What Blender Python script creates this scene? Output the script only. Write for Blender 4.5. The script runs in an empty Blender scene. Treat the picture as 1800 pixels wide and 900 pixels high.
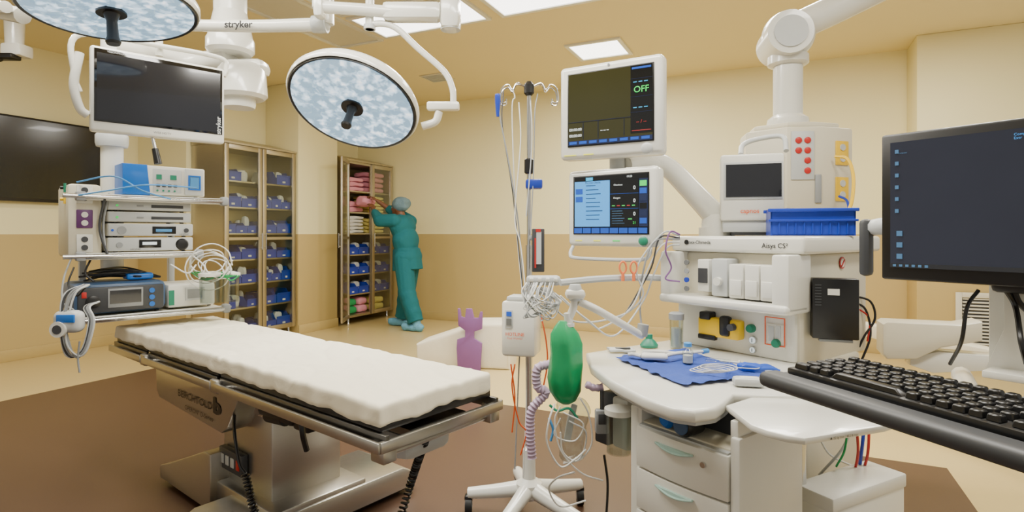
import bpy,bmesh,math,random
from mathutils import Vector,Matrix,Euler,noise
random.seed(7)
V=Vector
rad=math.radians
H=1.2;F=1000.;CX=900.;HY=410.
COL=bpy.context.scene.collection
def W(u,v,d): return V(((u-CX)/F*d,d,H+(HY-v)/F*d))
class Fr:
    def __init__(s,ox,oy,yaw):
        s.o=V((ox,oy));s.deg=yaw;a=rad(yaw);s.x=V((math.cos(a),math.sin(a)));s.y=V((-math.sin(a),math.cos(a)))
    def w(s,x,y,z=0.):
        p=s.o+s.x*x+s.y*y;return V((p.x,p.y,z))
    def pl(s,u,v,y0):
        d=V(((u-CX)/F,1.));t=(y0+s.o.dot(s.y))/d.dot(s.y);p=d*t-s.o
        return p.dot(s.x),H+(HY-v)/F*t
    def pz(s,u,v,z):
        t=(H-z)*F/(v-HY);p=V(((u-CX)/F*t,t))-s.o
        return p.dot(s.x),p.dot(s.y)
    def L(s,p):
        q=V((p[0],p[1]))-s.o
        return V((q.dot(s.x),q.dot(s.y),p[2]))
# ---------------------------------------------------------------- materials
def lin(c):
    return tuple(((x/255.)/12.92 if x<=10 else (((x/255.)+.055)/1.055)**2.4) for x in c)
def mat(name,col,rough=.5,metal=0.,em=0.,noi=.05,sc=12.,coat=0.,bump=0.,bsc=60.,stretch=None):
    m=bpy.data.materials.new(name);m.use_nodes=True;nt=m.node_tree;N=nt.nodes;Lk=nt.links
    p=N['Principled BSDF'];c=lin(col)
    tc=N.new('ShaderNodeTexCoord');nz=N.new('ShaderNodeTexNoise');nz.inputs['Scale'].default_value=sc
    nz.inputs['Detail'].default_value=3
    if stretch:
        mp=N.new('ShaderNodeMapping');mp.inputs['Scale'].default_value=stretch
        Lk.new(tc.outputs['Object'],mp.inputs[0]);Lk.new(mp.outputs[0],nz.inputs['Vector'])
    else: Lk.new(tc.outputs['Object'],nz.inputs['Vector'])
    mx=N.new('ShaderNodeMix');mx.data_type='RGBA'
    mx.inputs[6].default_value=(*[x*(1-noi) for x in c],1);mx.inputs[7].default_value=(*[min(1,x*(1+noi)) for x in c],1)
    Lk.new(nz.outputs['Fac'],mx.inputs[0]);Lk.new(mx.outputs[2],p.inputs['Base Color'])
    p.inputs['Roughness'].default_value=rough;p.inputs['Metallic'].default_value=metal
    p.inputs['Coat Weight'].default_value=coat
    if em:
        Lk.new(mx.outputs[2],p.inputs['Emission Color']);p.inputs['Emission Strength'].default_value=em
    if bump:
        n2=N.new('ShaderNodeTexNoise');n2.inputs['Scale'].default_value=bsc;n2.inputs['Detail'].default_value=4
        n2.inputs['Distortion'].default_value=1.2
        Lk.new(tc.outputs['Object'],n2.inputs['Vector'])
        bp=N.new('ShaderNodeBump');bp.inputs['Strength'].default_value=bump;bp.inputs['Distance'].default_value=.01
        Lk.new(n2.outputs['Fac'],bp.inputs['Height']);Lk.new(bp.outputs[0],p.inputs['Normal'])
    return m
def glassmat(name,col,op=.12,fr=.7,rough=.05):
    m=bpy.data.materials.new(name);m.use_nodes=True;nt=m.node_tree;N=nt.nodes;Lk=nt.links
    N.remove(N['Principled BSDF']);o=N['Material Output']
    t=N.new('ShaderNodeBsdfTransparent');t.inputs[0].default_value=(*lin(col),1)
    g=N.new('ShaderNodeBsdfGlossy');g.inputs['Roughness'].default_value=rough;g.inputs[0].default_value=(.9,.9,.9,1)
    mx=N.new('ShaderNodeMixShader');lw=N.new('ShaderNodeLayerWeight');lw.inputs[0].default_value=.25
    ma=N.new('ShaderNodeMath');ma.operation='MULTIPLY_ADD';ma.inputs[1].default_value=fr;ma.inputs[2].default_value=op
    Lk.new(lw.outputs['Fresnel'],ma.inputs[0]);Lk.new(ma.outputs[0],mx.inputs[0])
    Lk.new(t.outputs[0],mx.inputs[1]);Lk.new(g.outputs[0],mx.inputs[2]);Lk.new(mx.outputs[0],o.inputs[0])
    return m
def wallmat(name,up,lo,zc=1.19):
    m=mat(name,up,.55,noi=.02,sc=2);nt=m.node_tree;N=nt.nodes;Lk=nt.links;p=N['Principled BSDF']
    old=p.inputs['Base Color'].links[0].from_socket
    g=N.new('ShaderNodeNewGeometry');s=N.new('ShaderNodeSeparateXYZ');Lk.new(g.outputs['Position'],s.inputs[0])
    gt=N.new('ShaderNodeMath');gt.operation='GREATER_THAN';gt.inputs[1].default_value=zc;Lk.new(s.outputs[2],gt.inputs[0])
    mx=N.new('ShaderNodeMix');mx.data_type='RGBA';mx.inputs[6].default_value=(*lin(lo),1)
    Lk.new(gt.outputs[0],mx.inputs[0]);Lk.new(old,mx.inputs[7]);Lk.new(mx.outputs[2],p.inputs['Base Color'])
    return m
M_wall=wallmat('wall_paint',(230,220,172),(184,161,104))
M_ceil=mat('ceiling_paint',(226,211,164),.6,noi=.02,sc=2)
M_floor=mat('floor_vinyl_cream',(200,178,122),.28,noi=.04,sc=40)
M_brown=mat('floor_vinyl_brown',(80,59,46),.36,noi=.16,sc=180)
M_base=mat('baseboard_vinyl',(184,161,104),.4)
M_white=mat('white_plastic',(216,215,207),.35,noi=.02)
M_cream=mat('cream_plastic',(206,200,180),.4,noi=.02)
M_enam=mat('white_enamel',(218,217,209),.22,noi=.02,coat=.3)
M_grey=mat('grey_plastic',(140,143,145),.4)
M_lgrey=mat('light_grey_plastic',(184,187,187),.4)
M_dgrey=mat('dark_grey_plastic',(56,58,62),.45)
M_black=mat('black_plastic',(18,18,20),.35)
M_gloss=mat('black_gloss',(10,10,12),.08,coat=.5)
M_rub=mat('black_rubber',(24,24,24),.6)
M_steel=mat('brushed_steel',(190,187,180),.32,1.,noi=.08,sc=30,stretch=(1,1,30))
M_steelc=mat('cabinet_steel',(188,180,162),.4,1.,noi=.06,sc=20,stretch=(1,1,20))
M_chrome=mat('chrome',(206,206,206),.2,1.)
M_dsteel=mat('dark_steel',(112,110,106),.34,1.)
M_sheet=mat('white_sheet',(228,220,198),.85,noi=.02,bump=.4,bsc=6)
M_blue=mat('blue_bin_plastic',(26,56,165),.35)
M_lblue=mat('light_blue',(70,140,200),.4)
M_bluedev=mat('device_blue',(16,100,190),.3)
M_navy=mat('navy_housing',(62,88,122),.4)
M_drape=mat('blue_drape',(48,76,160),.85,bump=.4,bsc=30)
M_glove=mat('blue_glove',(40,84,190),.5)
M_teal=mat('teal_scrubs',(2,94,104),.85,bump=.5,bsc=10)
M_cap=mat('bouffant_cap',(100,126,138),.9,bump=.6,bsc=50)
M_shoe=mat('shoe_cover',(100,160,190),.85,bump=.5,bsc=40)
M_skin=mat('skin',(112,70,46),.5)
M_hair=mat('hair',(30,22,18),.8)
M_pink=mat('pink_linen',(214,140,158),.9)
M_yel=mat('yellow_linen',(228,212,120),.9)
M_grn=mat('green_linen',(40,150,84),.9)
M_lin=mat('white_linen',(212,212,208),.9)
M_lav=mat('purple_foam',(128,84,142),.7)
M_hose=mat('lavender_hose',(186,164,190),.4)
M_bag=mat('green_latex',(10,150,90),.35,coat=.2)
M_red=mat('red_plastic',(180,34,30),.4)
M_orange=mat('orange_cable',(216,86,34),.4)
M_orl=mat('orange_clip',(230,120,70),.4)
M_yellow=mat('yellow_plastic',(232,190,16),.4)
M_purple=mat('purple_outlet',(90,42,100),.4)
M_greenp=mat('green_knob',(24,124,96),.4)
M_tealh=mat('pale_teal_handle',(168,200,192),.4)
M_clear=glassmat('clear_plastic',(240,243,241),.03,.2)
M_clearb=glassmat('clear_film',(230,234,234),.08,.3,.2)
M_glass=glassmat('door_glass',(244,246,242),.03,.2)
M_screen=mat('screen_off',(24,25,30),.1,em=.3,coat=.3)
M_tv=mat('screen_tv',(6,6,8),.16,coat=.1)
M_desk=mat('screen_desktop',(30,33,46),.2,em=.5,noi=.3,sc=3)
M_navys=mat('screen_navy',(26,34,62),.15,em=.6,noi=.25,sc=4)
M_oliv=mat('screen_olive',(42,41,20),.15,em=.55,noi=.1,sc=4)
M_sblk=mat('screen_black',(12,13,14),.15,em=.4)
M_slb=mat('screen_lightblue',(64,138,206),.2,em=.75)
M_sbl=mat('screen_blue',(28,70,160),.2,em=.6)
M_swh=mat('screen_white',(205,215,220),.2,em=.7)
M_sgr=mat('screen_green',(40,190,80),.2,em=.8)
M_scy=mat('screen_cyan',(40,150,200),.2,em=.7)
M_syl=mat('screen_yellow',(210,210,60),.2,em=.6)
M_srd=mat('screen_red',(170,50,50),.2,em=.5)
M_icon=mat('icon_dim',(70,110,150),.3,em=.3)
M_ink=mat('ink_dark',(30,30,32),.5)
M_inkg=mat('ink_grey',(100,102,102),.5)
M_inko=mat('ink_orange',(220,90,30),.5)
M_panel=mat('light_diffuser',(255,253,248),.5,em=5.,noi=.0)
def ledmat():
    m=bpy.data.materials.new('led_lens');m.use_nodes=True;nt=m.node_tree;N=nt.nodes;Lk=nt.links;p=N['Principled BSDF']
    tc=N.new('ShaderNodeTexCoord');v=N.new('ShaderNodeTexVoronoi');v.inputs['Scale'].default_value=24
    v.feature='SMOOTH_F1';v.inputs['Smoothness'].default_value=1.
    nz=N.new('ShaderNodeTexNoise');nz.inputs['Scale'].default_value=30;nz.inputs['Detail'].default_value=3;nz.inputs['Distortion'].default_value=1.
    Lk.new(tc.outputs['Object'],v.inputs['Vector']);Lk.new(tc.outputs['Object'],nz.inputs['Vector'])
    mu=N.new('ShaderNodeMath');mu.operation='MULTIPLY_ADD';mu.inputs[1].default_value=1.0;Lk.new(nz.outputs['Fac'],mu.inputs[0]);Lk.new(v.outputs['Distance'],mu.inputs[2])
    r=N.new('ShaderNodeValToRGB');e=r.color_ramp.elements
    e[0].position=.55;e[0].color=(1,1,1,1);e[1].position=1.0;e[1].color=(.14,.26,.38,1)
    x=r.color_ramp.elements.new(.78);x.color=(.52,.7,.86,1)
    Lk.new(mu.outputs[0],r.inputs[0]);Lk.new(r.outputs[0],p.inputs['Emission Color']);p.inputs['Emission Strength'].default_value=1.8
    p.inputs['Base Color'].default_value=(.3,.38,.44,1);p.inputs['Roughness'].default_value=.2
    return m
M_led=ledmat()
# ---------------------------------------------------------------- mesh builder
def catmull(pts,n=6):
    pts=[V(p) for p in pts]
    if len(pts)<3: 
        return [pts[0].lerp(pts[-1],i/n) for i in range(n+1)]
    out=[];P=pts
    for i in range(len(P)-1):
        p0=P[i-1] if i>0 else P[0]*2-P[1];p1=P[i];p2=P[i+1];p3=P[i+2] if i+2<len(P) else P[-1]*2-P[-2]
        for k in range(n):
            t=k/n;out.append(.5*((2*p1)+(p2-p0)*t+(2*p0-5*p1+4*p2-p3)*t*t+(3*p1-p0-3*p2+p3)*t**3))
    out.append(P[-1]);return out
MW={}
class MB:
    def __init__(s): s.v=[];s.f=[];s.fm=[];s.mats=[];s.ch=[]
    def mi(s,m):
        if m not in s.mats: s.mats.append(m)
        return s.mats.index(m)
    def add(s,vs,fs,m):
        o=len(s.v);s.ch.append((o,len(s.f)));s.v+= [tuple(x) for x in vs];k=s.mi(m)
        for f in fs: s.f.append([i+o for i in f]);s.fm.append(k)
        return s
    def addbm(s,bm,m):
        bm.verts.index_update();s.add([v.co for v in bm.verts],[[v.index for v in f.verts] for f in bm.faces],m);bm.free();return s
    def box(s,c,sz,m,rot=(0,0,0),bev=0.,seg=2,taper=None):
        bm=bmesh.new();bmesh.ops.create_cube(bm,size=1.)
        for v in bm.verts:
            v.co=V((v.co.x*sz[0],v.co.y*sz[1],v.co.z*sz[2]))
            if taper and v.co.z>0: v.co.x*=taper[0];v.co.y*=taper[1]
        if bev: 
            bev=min(bev,min(abs(a) for a in sz)*.45)
            bmesh.ops.bevel(bm,geom=bm.edges[:],offset=bev,segments=seg,affect='EDGES',profile=.5)
        R=rot if isinstance(rot,Matrix) else Euler([rad(a) for a in rot]).to_matrix()
        for v in bm.verts: v.co=R@v.co+V(c)
        return s.addbm(bm,m)
    def bx(s,x0,x1,y0,y1,z0,z1,m,bev=0.,seg=2):
        return s.box(((x0+x1)/2,(y0+y1)/2,(z0+z1)/2),(abs(x1-x0),abs(y1-y0),abs(z1-z0)),m,bev=bev,seg=seg)
    def frame(s,x0,x1,z0,z1,y0,y1,w,m,bev=0.):
        s.bx(x0,x0+w,y0,y1,z0,z1,m,bev);s.bx(x1-w,x1,y0,y1,z0,z1,m,bev)
        s.bx(x0+w,x1-w,y0,y1,z0,z0+w,m,bev);s.bx(x0+w,x1-w,y0,y1,z1-w,z1,m,bev);return s
    def cyl(s,p1,p2,r,m,r2=None,n=20):
        p1=V(p1);p2=V(p2);r2=r if r2 is None else r2;d=(p2-p1);q=d.to_track_quat('Z','Y').to_matrix()
        vs=[]
        for p,rr in((p1,r),(p2,r2)):
            for i in range(n):
                a=2*math.pi*i/n;vs.append(p+q@V((rr*math.cos(a),rr*math.sin(a),0)))
        fs=[[i,(i+1)%n,n+(i+1)%n,n+i] for i in range(n)]+[list(range(n))[::-1],list(range(n,2*n))]
        return s.add(vs,fs,m)
    def lathe(s,prof,o,m,axis=(0,0,1),n=32,sx=1.,sy=1.):
        q=V(axis).to_track_quat('Z','Y').to_matrix() if tuple(axis)!=(0,0,1) else Matrix.Identity(3);o=V(o);vs=[];k=len(prof)
        for r,z in prof:
            r=max(r,1e-4)
            for i in range(n):
                a=2*math.pi*i/n;vs.append(o+q@V((sx*r*math.cos(a),sy*r*math.sin(a),z)))
        fs=[]
        for j in range(k-1):
            for i in range(n): fs.append([j*n+i,j*n+(i+1)%n,(j+1)*n+(i+1)%n,(j+1)*n+i])
        fs.append(list(range(n))[::-1]);fs.append(list(range((k-1)*n,k*n)))
        return s.add(vs,fs,m)
    def sph(s,c,r,m,rot=None,n=16):
        if not hasattr(r,'__len__'): r=(r,r,r)
        bm=bmesh.new();bmesh.ops.create_uvsphere(bm,u_segments=n+4,v_segments=n,radius=1.)
        R=Euler([rad(a) for a in rot]).to_matrix() if rot else Matrix.Identity(3)
        for v in bm.verts: v.co=R@V((v.co.x*r[0],v.co.y*r[1],v.co.z*r[2]))+V(c)
        return s.addbm(bm,m)
    def tube(s,pts,r,m,n=8,sm=6,rf=None):
        P=catmull(pts,sm) if sm else [V(p) for p in pts]
        k=len(P);vs=[];up=None
        for j,p in enumerate(P):
            t=(P[min(j+1,k-1)]-P[max(j-1,0)])
            if t.length<1e-7: t=V((0,0,1))
            t.normalize()
            if up is None:
                up=V((0,0,1)) if abs(t.z)<.9 else V((1,0,0))
            up=(up-t*up.dot(t));up.normalize();b=t.cross(up)
            rr=rf(j,j/(k-1)) if rf else r
            for i in range(n):
                a=2*math.pi*i/n;vs.append(p+(up*math.cos(a)+b*math.sin(a))*rr)
        fs=[]
        for j in range(k-1):
            for i in range(n): fs.append([j*n+i,j*n+(i+1)%n,(j+1)*n+(i+1)%n,(j+1)*n+i])
        fs.append(list(range(n))[::-1]);fs.append(list(range((k-1)*n,k*n)))
        return s.add(vs,fs,m)
    def hose(s,pts,r,m,pitch=.012,n=14):
        P=catmull(pts,14);L=sum((P[i+1]-P[i]).length for i in range(len(P)-1));cnt=max(8,int(L/pitch)*2)
        return s.tube(resample(P,cnt),r,m,n=n,sm=0,rf=lambda j,t:r*(1. if j%2 else .8))
    def coil(s,pts,R,r,m,turns,n=6):
        P=resample(catmull(pts,10),turns*10);Q=[]
        for j,p in enumerate(P):
            t=(P[min(j+1,len(P)-1)]-P[max(j-1,0)]).normalized();a=V((1,0,0));a=(a-t*a.dot(t)).normalized();b=t.cross(a);an=j/10*2*math.pi
            Q.append(p+(a*math.cos(an)+b*math.sin(an))*R)
        return s.tube(Q,r,m,n=n,sm=0)
    def prism(s,poly,y0,y1,m,plane='xz',bev=0.,seg=2):
        bm=bmesh.new()
        def mk(p,d):
            if plane=='xz': return (p[0],d,p[1])
            if plane=='xy': return (p[0],p[1],d)
            return (d,p[0],p[1])
        a=[bm.verts.new(mk(p,y0)) for p in poly];b=[bm.verts.new(mk(p,y1)) for p in poly];n=len(poly)
        f1=bm.faces.new(a);f2=bm.faces.new(b[::-1])
        for i in range(n): bm.faces.new([a[i],b[i],b[(i+1)%n],a[(i+1)%n]])
        bmesh.ops.recalc_face_normals(bm,faces=bm.faces[:])
        if bev:
            es=[e for e in f1.edges]+[e for e in f2.edges]
            bmesh.ops.bevel(bm,geom=es,offset=bev,segments=seg,affect='EDGES',profile=.5)
        return s.addbm(bm,m)
    def soft(s,c,sz,m,r=.02,cuts=(10,10,4),amp=.0,fr=6.,rot=None,fn=None):
        nx,ny,nz=cuts;vs=[];fs=[];h=[a/2 for a in sz];idx={}
        def vid(i,j,k):
            key=(i,j,k)
            if key not in idx:
                p=V((-h[0]+sz[0]*i/nx,-h[1]+sz[1]*j/ny,-h[2]+sz[2]*k/nz))
                q=V([max(-h[a]+r,min(h[a]-r,p[a])) for a in range(3)]);d=p-q
                if d.length>1e-6:
                    mx=max(abs(a) for a in d);p=q+d.normalized()*min(r,mx)
                if amp:
                    nv=noise.noise_vector((p+V(c))*fr);n3=noise.noise_vector((p+V(c))*fr*2.7);p=p+(nv+n3*.4)*amp
                if fn: p=fn(p)
                idx[key]=len(vs);vs.append(p)
            return idx[key]
        for i in range(nx):
            for j in range(ny):
                for k in(0,nz):
                    f=[vid(i,j,k),vid(i+1,j,k),vid(i+1,j+1,k),vid(i,j+1,k)];fs.append(f if k else f[::-1])
        for i in range(nx):
            for k in range(nz):
                for j in(0,ny):
                    f=[vid(i,j,k),vid(i+1,j,k),vid(i+1,j,k+1),vid(i,j,k+1)];fs.append(f[::-1] if j else f)
        for j in range(ny):
            for k in range(nz):
                for i in(0,nx):
                    f=[vid(i,j,k),vid(i,j+1,k),vid(i,j+1,k+1),vid(i,j,k+1)];fs.append(f if i else f[::-1])
        R=Euler([rad(a) for a in rot]).to_matrix() if rot else Matrix.Identity(3)
        return s.add([R@p+V(c) for p in vs],fs,m)
    def each(s,name,parent,label=None,world=False,per=1):
        ch=s.ch+[(len(s.v),len(s.f))]
        for i in range(0,len(s.ch),per):
            a=ch[i];e=ch[min(i+per,len(ch)-1)];b=MB();b.mats=list(s.mats);b.v=s.v[a[0]:e[0]];b.f=[[k-a[0] for k in f] for f in s.f[a[1]:e[1]]];b.fm=s.fm[a[1]:e[1]]
            b.make(name,parent,label,world=world)
    def make(s,name,parent=None,label=None,cat=None,group=None,loc=None,yaw=None,kind=None,world=False):
        me=bpy.data.meshes.new(name);me.from_pydata(s.v,[],s.f)
        for m in s.mats: me.materials.append(m)
        me.polygons.foreach_set('material_index',s.fm);me.update()
        bm=bmesh.new();bm.from_mesh(me);bmesh.ops.recalc_face_normals(bm,faces=bm.faces[:])
        for f in bm.faces: f.smooth=True
        for e in bm.edges:
            if len(e.link_faces)==2 and e.calc_face_angle(0)>.65: e.smooth=False
        bm.to_mesh(me);bm.free()
        o=bpy.data.objects.new(name,me);COL.objects.link(o)
        if parent is not None:
            o.parent=parent
            if world: o.matrix_parent_inverse=MW[parent.name].inverted()
        M=Matrix.Translation(V(loc) if loc is not None else V((0,0,0)))@Matrix.Rotation(rad(yaw or 0),4,'Z')
        o.matrix_basis=M
        if parent is None: MW[o.name]=M
        if label: o['label']=label
        if cat: o['category']=cat
        if group: o['group']=group
        if kind: o['kind']=kind
        return o
def resample(P,n):
    L=[0]
    for i in range(len(P)-1): L.append(L[-1]+(P[i+1]-P[i]).length)
    out=[];j=0
    for k in range(n):
        d=L[-1]*k/(n-1)
        while j<len(P)-2 and L[j+1]<d: j+=1
        s=L[j+1]-L[j];t=(d-L[j])/s if s>1e-9 else 0
        out.append(P[j].lerp(P[j+1],min(1,max(0,t))))
    return out
def thing(name,label,cat,loc=(0,0,0),yaw=0.,group=None,R=None):
    o=bpy.data.objects.new(name,None);COL.objects.link(o);o.empty_display_size=.1
    M=Matrix.Translation(V(loc))@(R.to_4x4() if R is not None else Matrix.Rotation(rad(yaw),4,'Z'))
    o.matrix_basis=M;MW[o.name]=M;o['label']=label;o['category']=cat
    if group:o['group']=group
    return o
def tf(fr,name,label,cat,group=None): return thing(name,label,cat,(fr.o.x,fr.o.y,0),fr.deg,group)
def txt(parent,s,loc,size,m,rot=(90,0,0),name='lettering',align='CENTER',world=False,sx=1.,bold=0.,fit=None):
    cu=bpy.data.curves.new('t','FONT');cu.body=s;cu.size=size;cu.align_x=align;cu.align_y='CENTER';cu.offset=bold*size
    cu.resolution_u=3
    o=bpy.data.objects.new('t',cu);COL.objects.link(o)
    dg=bpy.context.evaluated_depsgraph_get();me=bpy.data.meshes.new_from_object(o.evaluated_get(dg))
    bpy.data.objects.remove(o)
    if fit:
        xs=[v.co.x for v in me.vertices];sx=fit/(max(xs)-min(xs))
    me.materials.clear();me.materials.append(m)
    t=bpy.data.objects.new(name,me);COL.objects.link(t)
    t.parent=parent
    if world: t.matrix_parent_inverse=MW[parent.name].inverted()
    R=Euler([rad(a) for a in rot]).to_matrix().to_4x4()
    t.matrix_basis=Matrix.Translation(V(loc))@R@Matrix.Diagonal((sx,1,1,1))
    return t
def fb(b,fr,u1,v1,u2,v2,y0,dep,m,bev=.004,seg=2):
    um=(u1+u2)/2;x1,_=fr.pl(u1,v1,y0);x2,_=fr.pl(u2,v1,y0);_,z1=fr.pl(um,v1,y0);_,z2=fr.pl(um,v2,y0)
    return b.bx(x1,x2,y0,y0+dep,z2,z1,m,bev,seg)
def fp(fr,u,v,y0):
    x,z=fr.pl(u,v,y0);return V((x,y0,z))
def dup(src,n,place):
    kids=[c for c in bpy.data.objects if c.parent==src]
    for i in range(n):
        o=src.copy();COL.objects.link(o);o.matrix_basis=place(i)
        for c in kids:
            k=c.copy();k.parent=o;COL.objects.link(k)
# ---------------------------------------------------------------- camera
cam=bpy.data.cameras.new('camera');cam.lens=20;cam.sensor_width=36;cam.shift_y=-40/1800;cam.clip_start=.05
co=bpy.data.objects.new('camera',cam);COL.objects.link(co);co.location=(0,0,H);co.rotation_euler=(rad(90),0,0)
bpy.context.scene.camera=co
# ---------------------------------------------------------------- room
RF=Fr(-3.11,8.71,-25.28)
def RM(a,b,z=0.): return RF.w(a,-b,z)
ZC=3.0
def rmake(b,name): return b.make(name,loc=(RF.o.x,RF.o.y,0),yaw=RF.deg,kind='structure')
A0,A1,B0,B1=0.,9.3,-.15,9.0
b=MB()
xs=[A0-.2,1.5,7.3,A1];ys=[-B0+.2,-2.97,-8.2,-B1]
for i in range(3):
    for j in range(3):
        b.bx(xs[i],xs[i+1],ys[j+1],ys[j],-.1,0,M_brown if (i==1 and j==1) else M_floor)
rmake(b,'floor')
b=MB();b.bx(A0-.2,A1,-B1,-B0+.2,ZC,ZC+.1,M_ceil);rmake(b,'ceiling')
b=MB();b.bx(A0-.2,A0,-B1,-B0+.2,0,ZC,M_wall);rmake(b,'wall_left')
b=MB();b.bx(A0,A1,-B0,-B0+.2,0,ZC,M_wall);rmake(b,'wall_far')
b=MB();b.bx(A0,.82,-2.56,-B0,0,ZC,M_wall);rmake(b,'wall_closet')
b=MB();b.bx(.82,1.36,-1.53,-.87,0,ZC,M_wall,bev=.01);rmake(b,'wall_pier')
b=MB();b.bx(7.65,A1,-.3,-B0,0,ZC,M_wall,bev=.01);rmake(b,'wall_column')
def skirt(name,x0,x1,y0,y1):
    b=MB();b.bx(x0,x1,y0,y1,0,.11,M_base,bev=.004);rmake(b,name)
skirt('baseboard_left',A0,A0+.015,-B1,-2.57);skirt('baseboard_far',.83,7.64,-B0-.015,-B0)
skirt('baseboard_closet',A0+.02,.83,-2.58,-2.565);skirt('baseboard_pier',1.36,1.375,-1.53,-.87);skirt('baseboard_column',7.64,A1,-.315,-.3)
o=thing('wall_vent_grille','cream metal louvred return air grille low on the wall','vent',RM(8.35,.315,0),RF.deg)
b=MB();b.frame(-.42,.42,.06,.68,-.02,0,.045,M_cream,.003);b.make('frame',o)
b=MB()
for i in range(18): b.box((0,-.008,.115+i*.03),(.74,.02,.004),M_cream,rot=(35,0,0))
b.bx(-.38,.38,.0,.002,.1,.64,M_dgrey);b.make('louvre',o)
def clight(a0,a1,b0,b1,on=True,power=60,lab='square recessed white ceiling light panel, lit',z=ZC):
    ca,cb=(a0+a1)/2,(b0+b1)/2;o=thing('ceiling_light_panel' if on else 'ceiling_air_diffuser',lab,'ceiling light' if on else 'air diffuser',RM(ca,cb,z),RF.deg)
    wx,wy=(a1-a0)/2,(b1-b0)/2
    b=MB();t=.035
    for(x0,x1,y0,y1)in((-wx,-wx+t,-wy,wy),(wx-t,wx,-wy,wy),(-wx+t,wx-t,-wy,-wy+t),(-wx+t,wx-t,wy-t,wy)): b.bx(x0,x1,y0,y1,-.018,0,M_enam)
    b.make('frame',o)
    b=MB();b.bx(-wx+t,wx-t,-wy+t,wy-t,-.008,0,M_panel if on else M_cream);b.make('diffuser' if on else 'perforated_face',o)
    if on:
        l=bpy.data.lights.new('ceiling_lamp','AREA');l.shape='RECTANGLE';l.size=2*wx-.1;l.size_y=2*wy-.1;l.energy=power;l.color=(1,.96,.86)
        lo=bpy.data.objects.new('lamp',l);COL.objects.link(lo);lo.parent=o;lo.location=(0,0,-.022)
clight(4.66,5.2,.9,1.42,power=38)
for a in (3.25,4.45,5.65): clight(a,a+1.1,2.32,2.85,power=50,lab='long recessed white ceiling light panel, lit')
for a in (3.25,4.45,5.65): clight(a,a+1.1,5.0,5.55,power=50,lab='long recessed white ceiling light panel, lit')
clight(2.68,3.2,2.28,4.1,on=False,lab='cream perforated ceiling air diffuser with white metal frame')
for a in (3.25,4.45,5.65): clight(a,a+1.1,2.9,4.1,on=False,lab='cream perforated ceiling air diffuser with white metal frame')
clight(7.25,7.9,1.55,2.1,power=38)
clight(1.6,2.2,4.6,5.2,power=36)
clight(7.4,8.,4.6,5.2,power=36)
o=thing('ceiling_vent','small square cream air vent in the ceiling','vent',RM(2.95,.98,ZC),RF.deg)
b=MB();b.bx(-.15,.15,-.15,.15,-.012,0,M_cream,.003)
for i in range(7): b.bx(-.12,.12,-.12+i*.036,-.105+i*.036,-.02,-.012,M_lgrey)
b.make('grille',o)
FT=Fr(*RM(.02,3.9).xy,RF.deg+90)
o=tf(FT,'wall_television','large black flat television mounted on the cream wall','television')
xr,_=FT.pl(178,240,-.06)
b=MB();b.bx(xr-1.62,xr,-.06,0,1.5,2.3,M_black,.008);b.make('housing',o)
b=MB();b.bx(xr-1.6,xr-.02,-.063,-.058,1.53,2.28,M_tv);b.make('screen',o)
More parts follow.
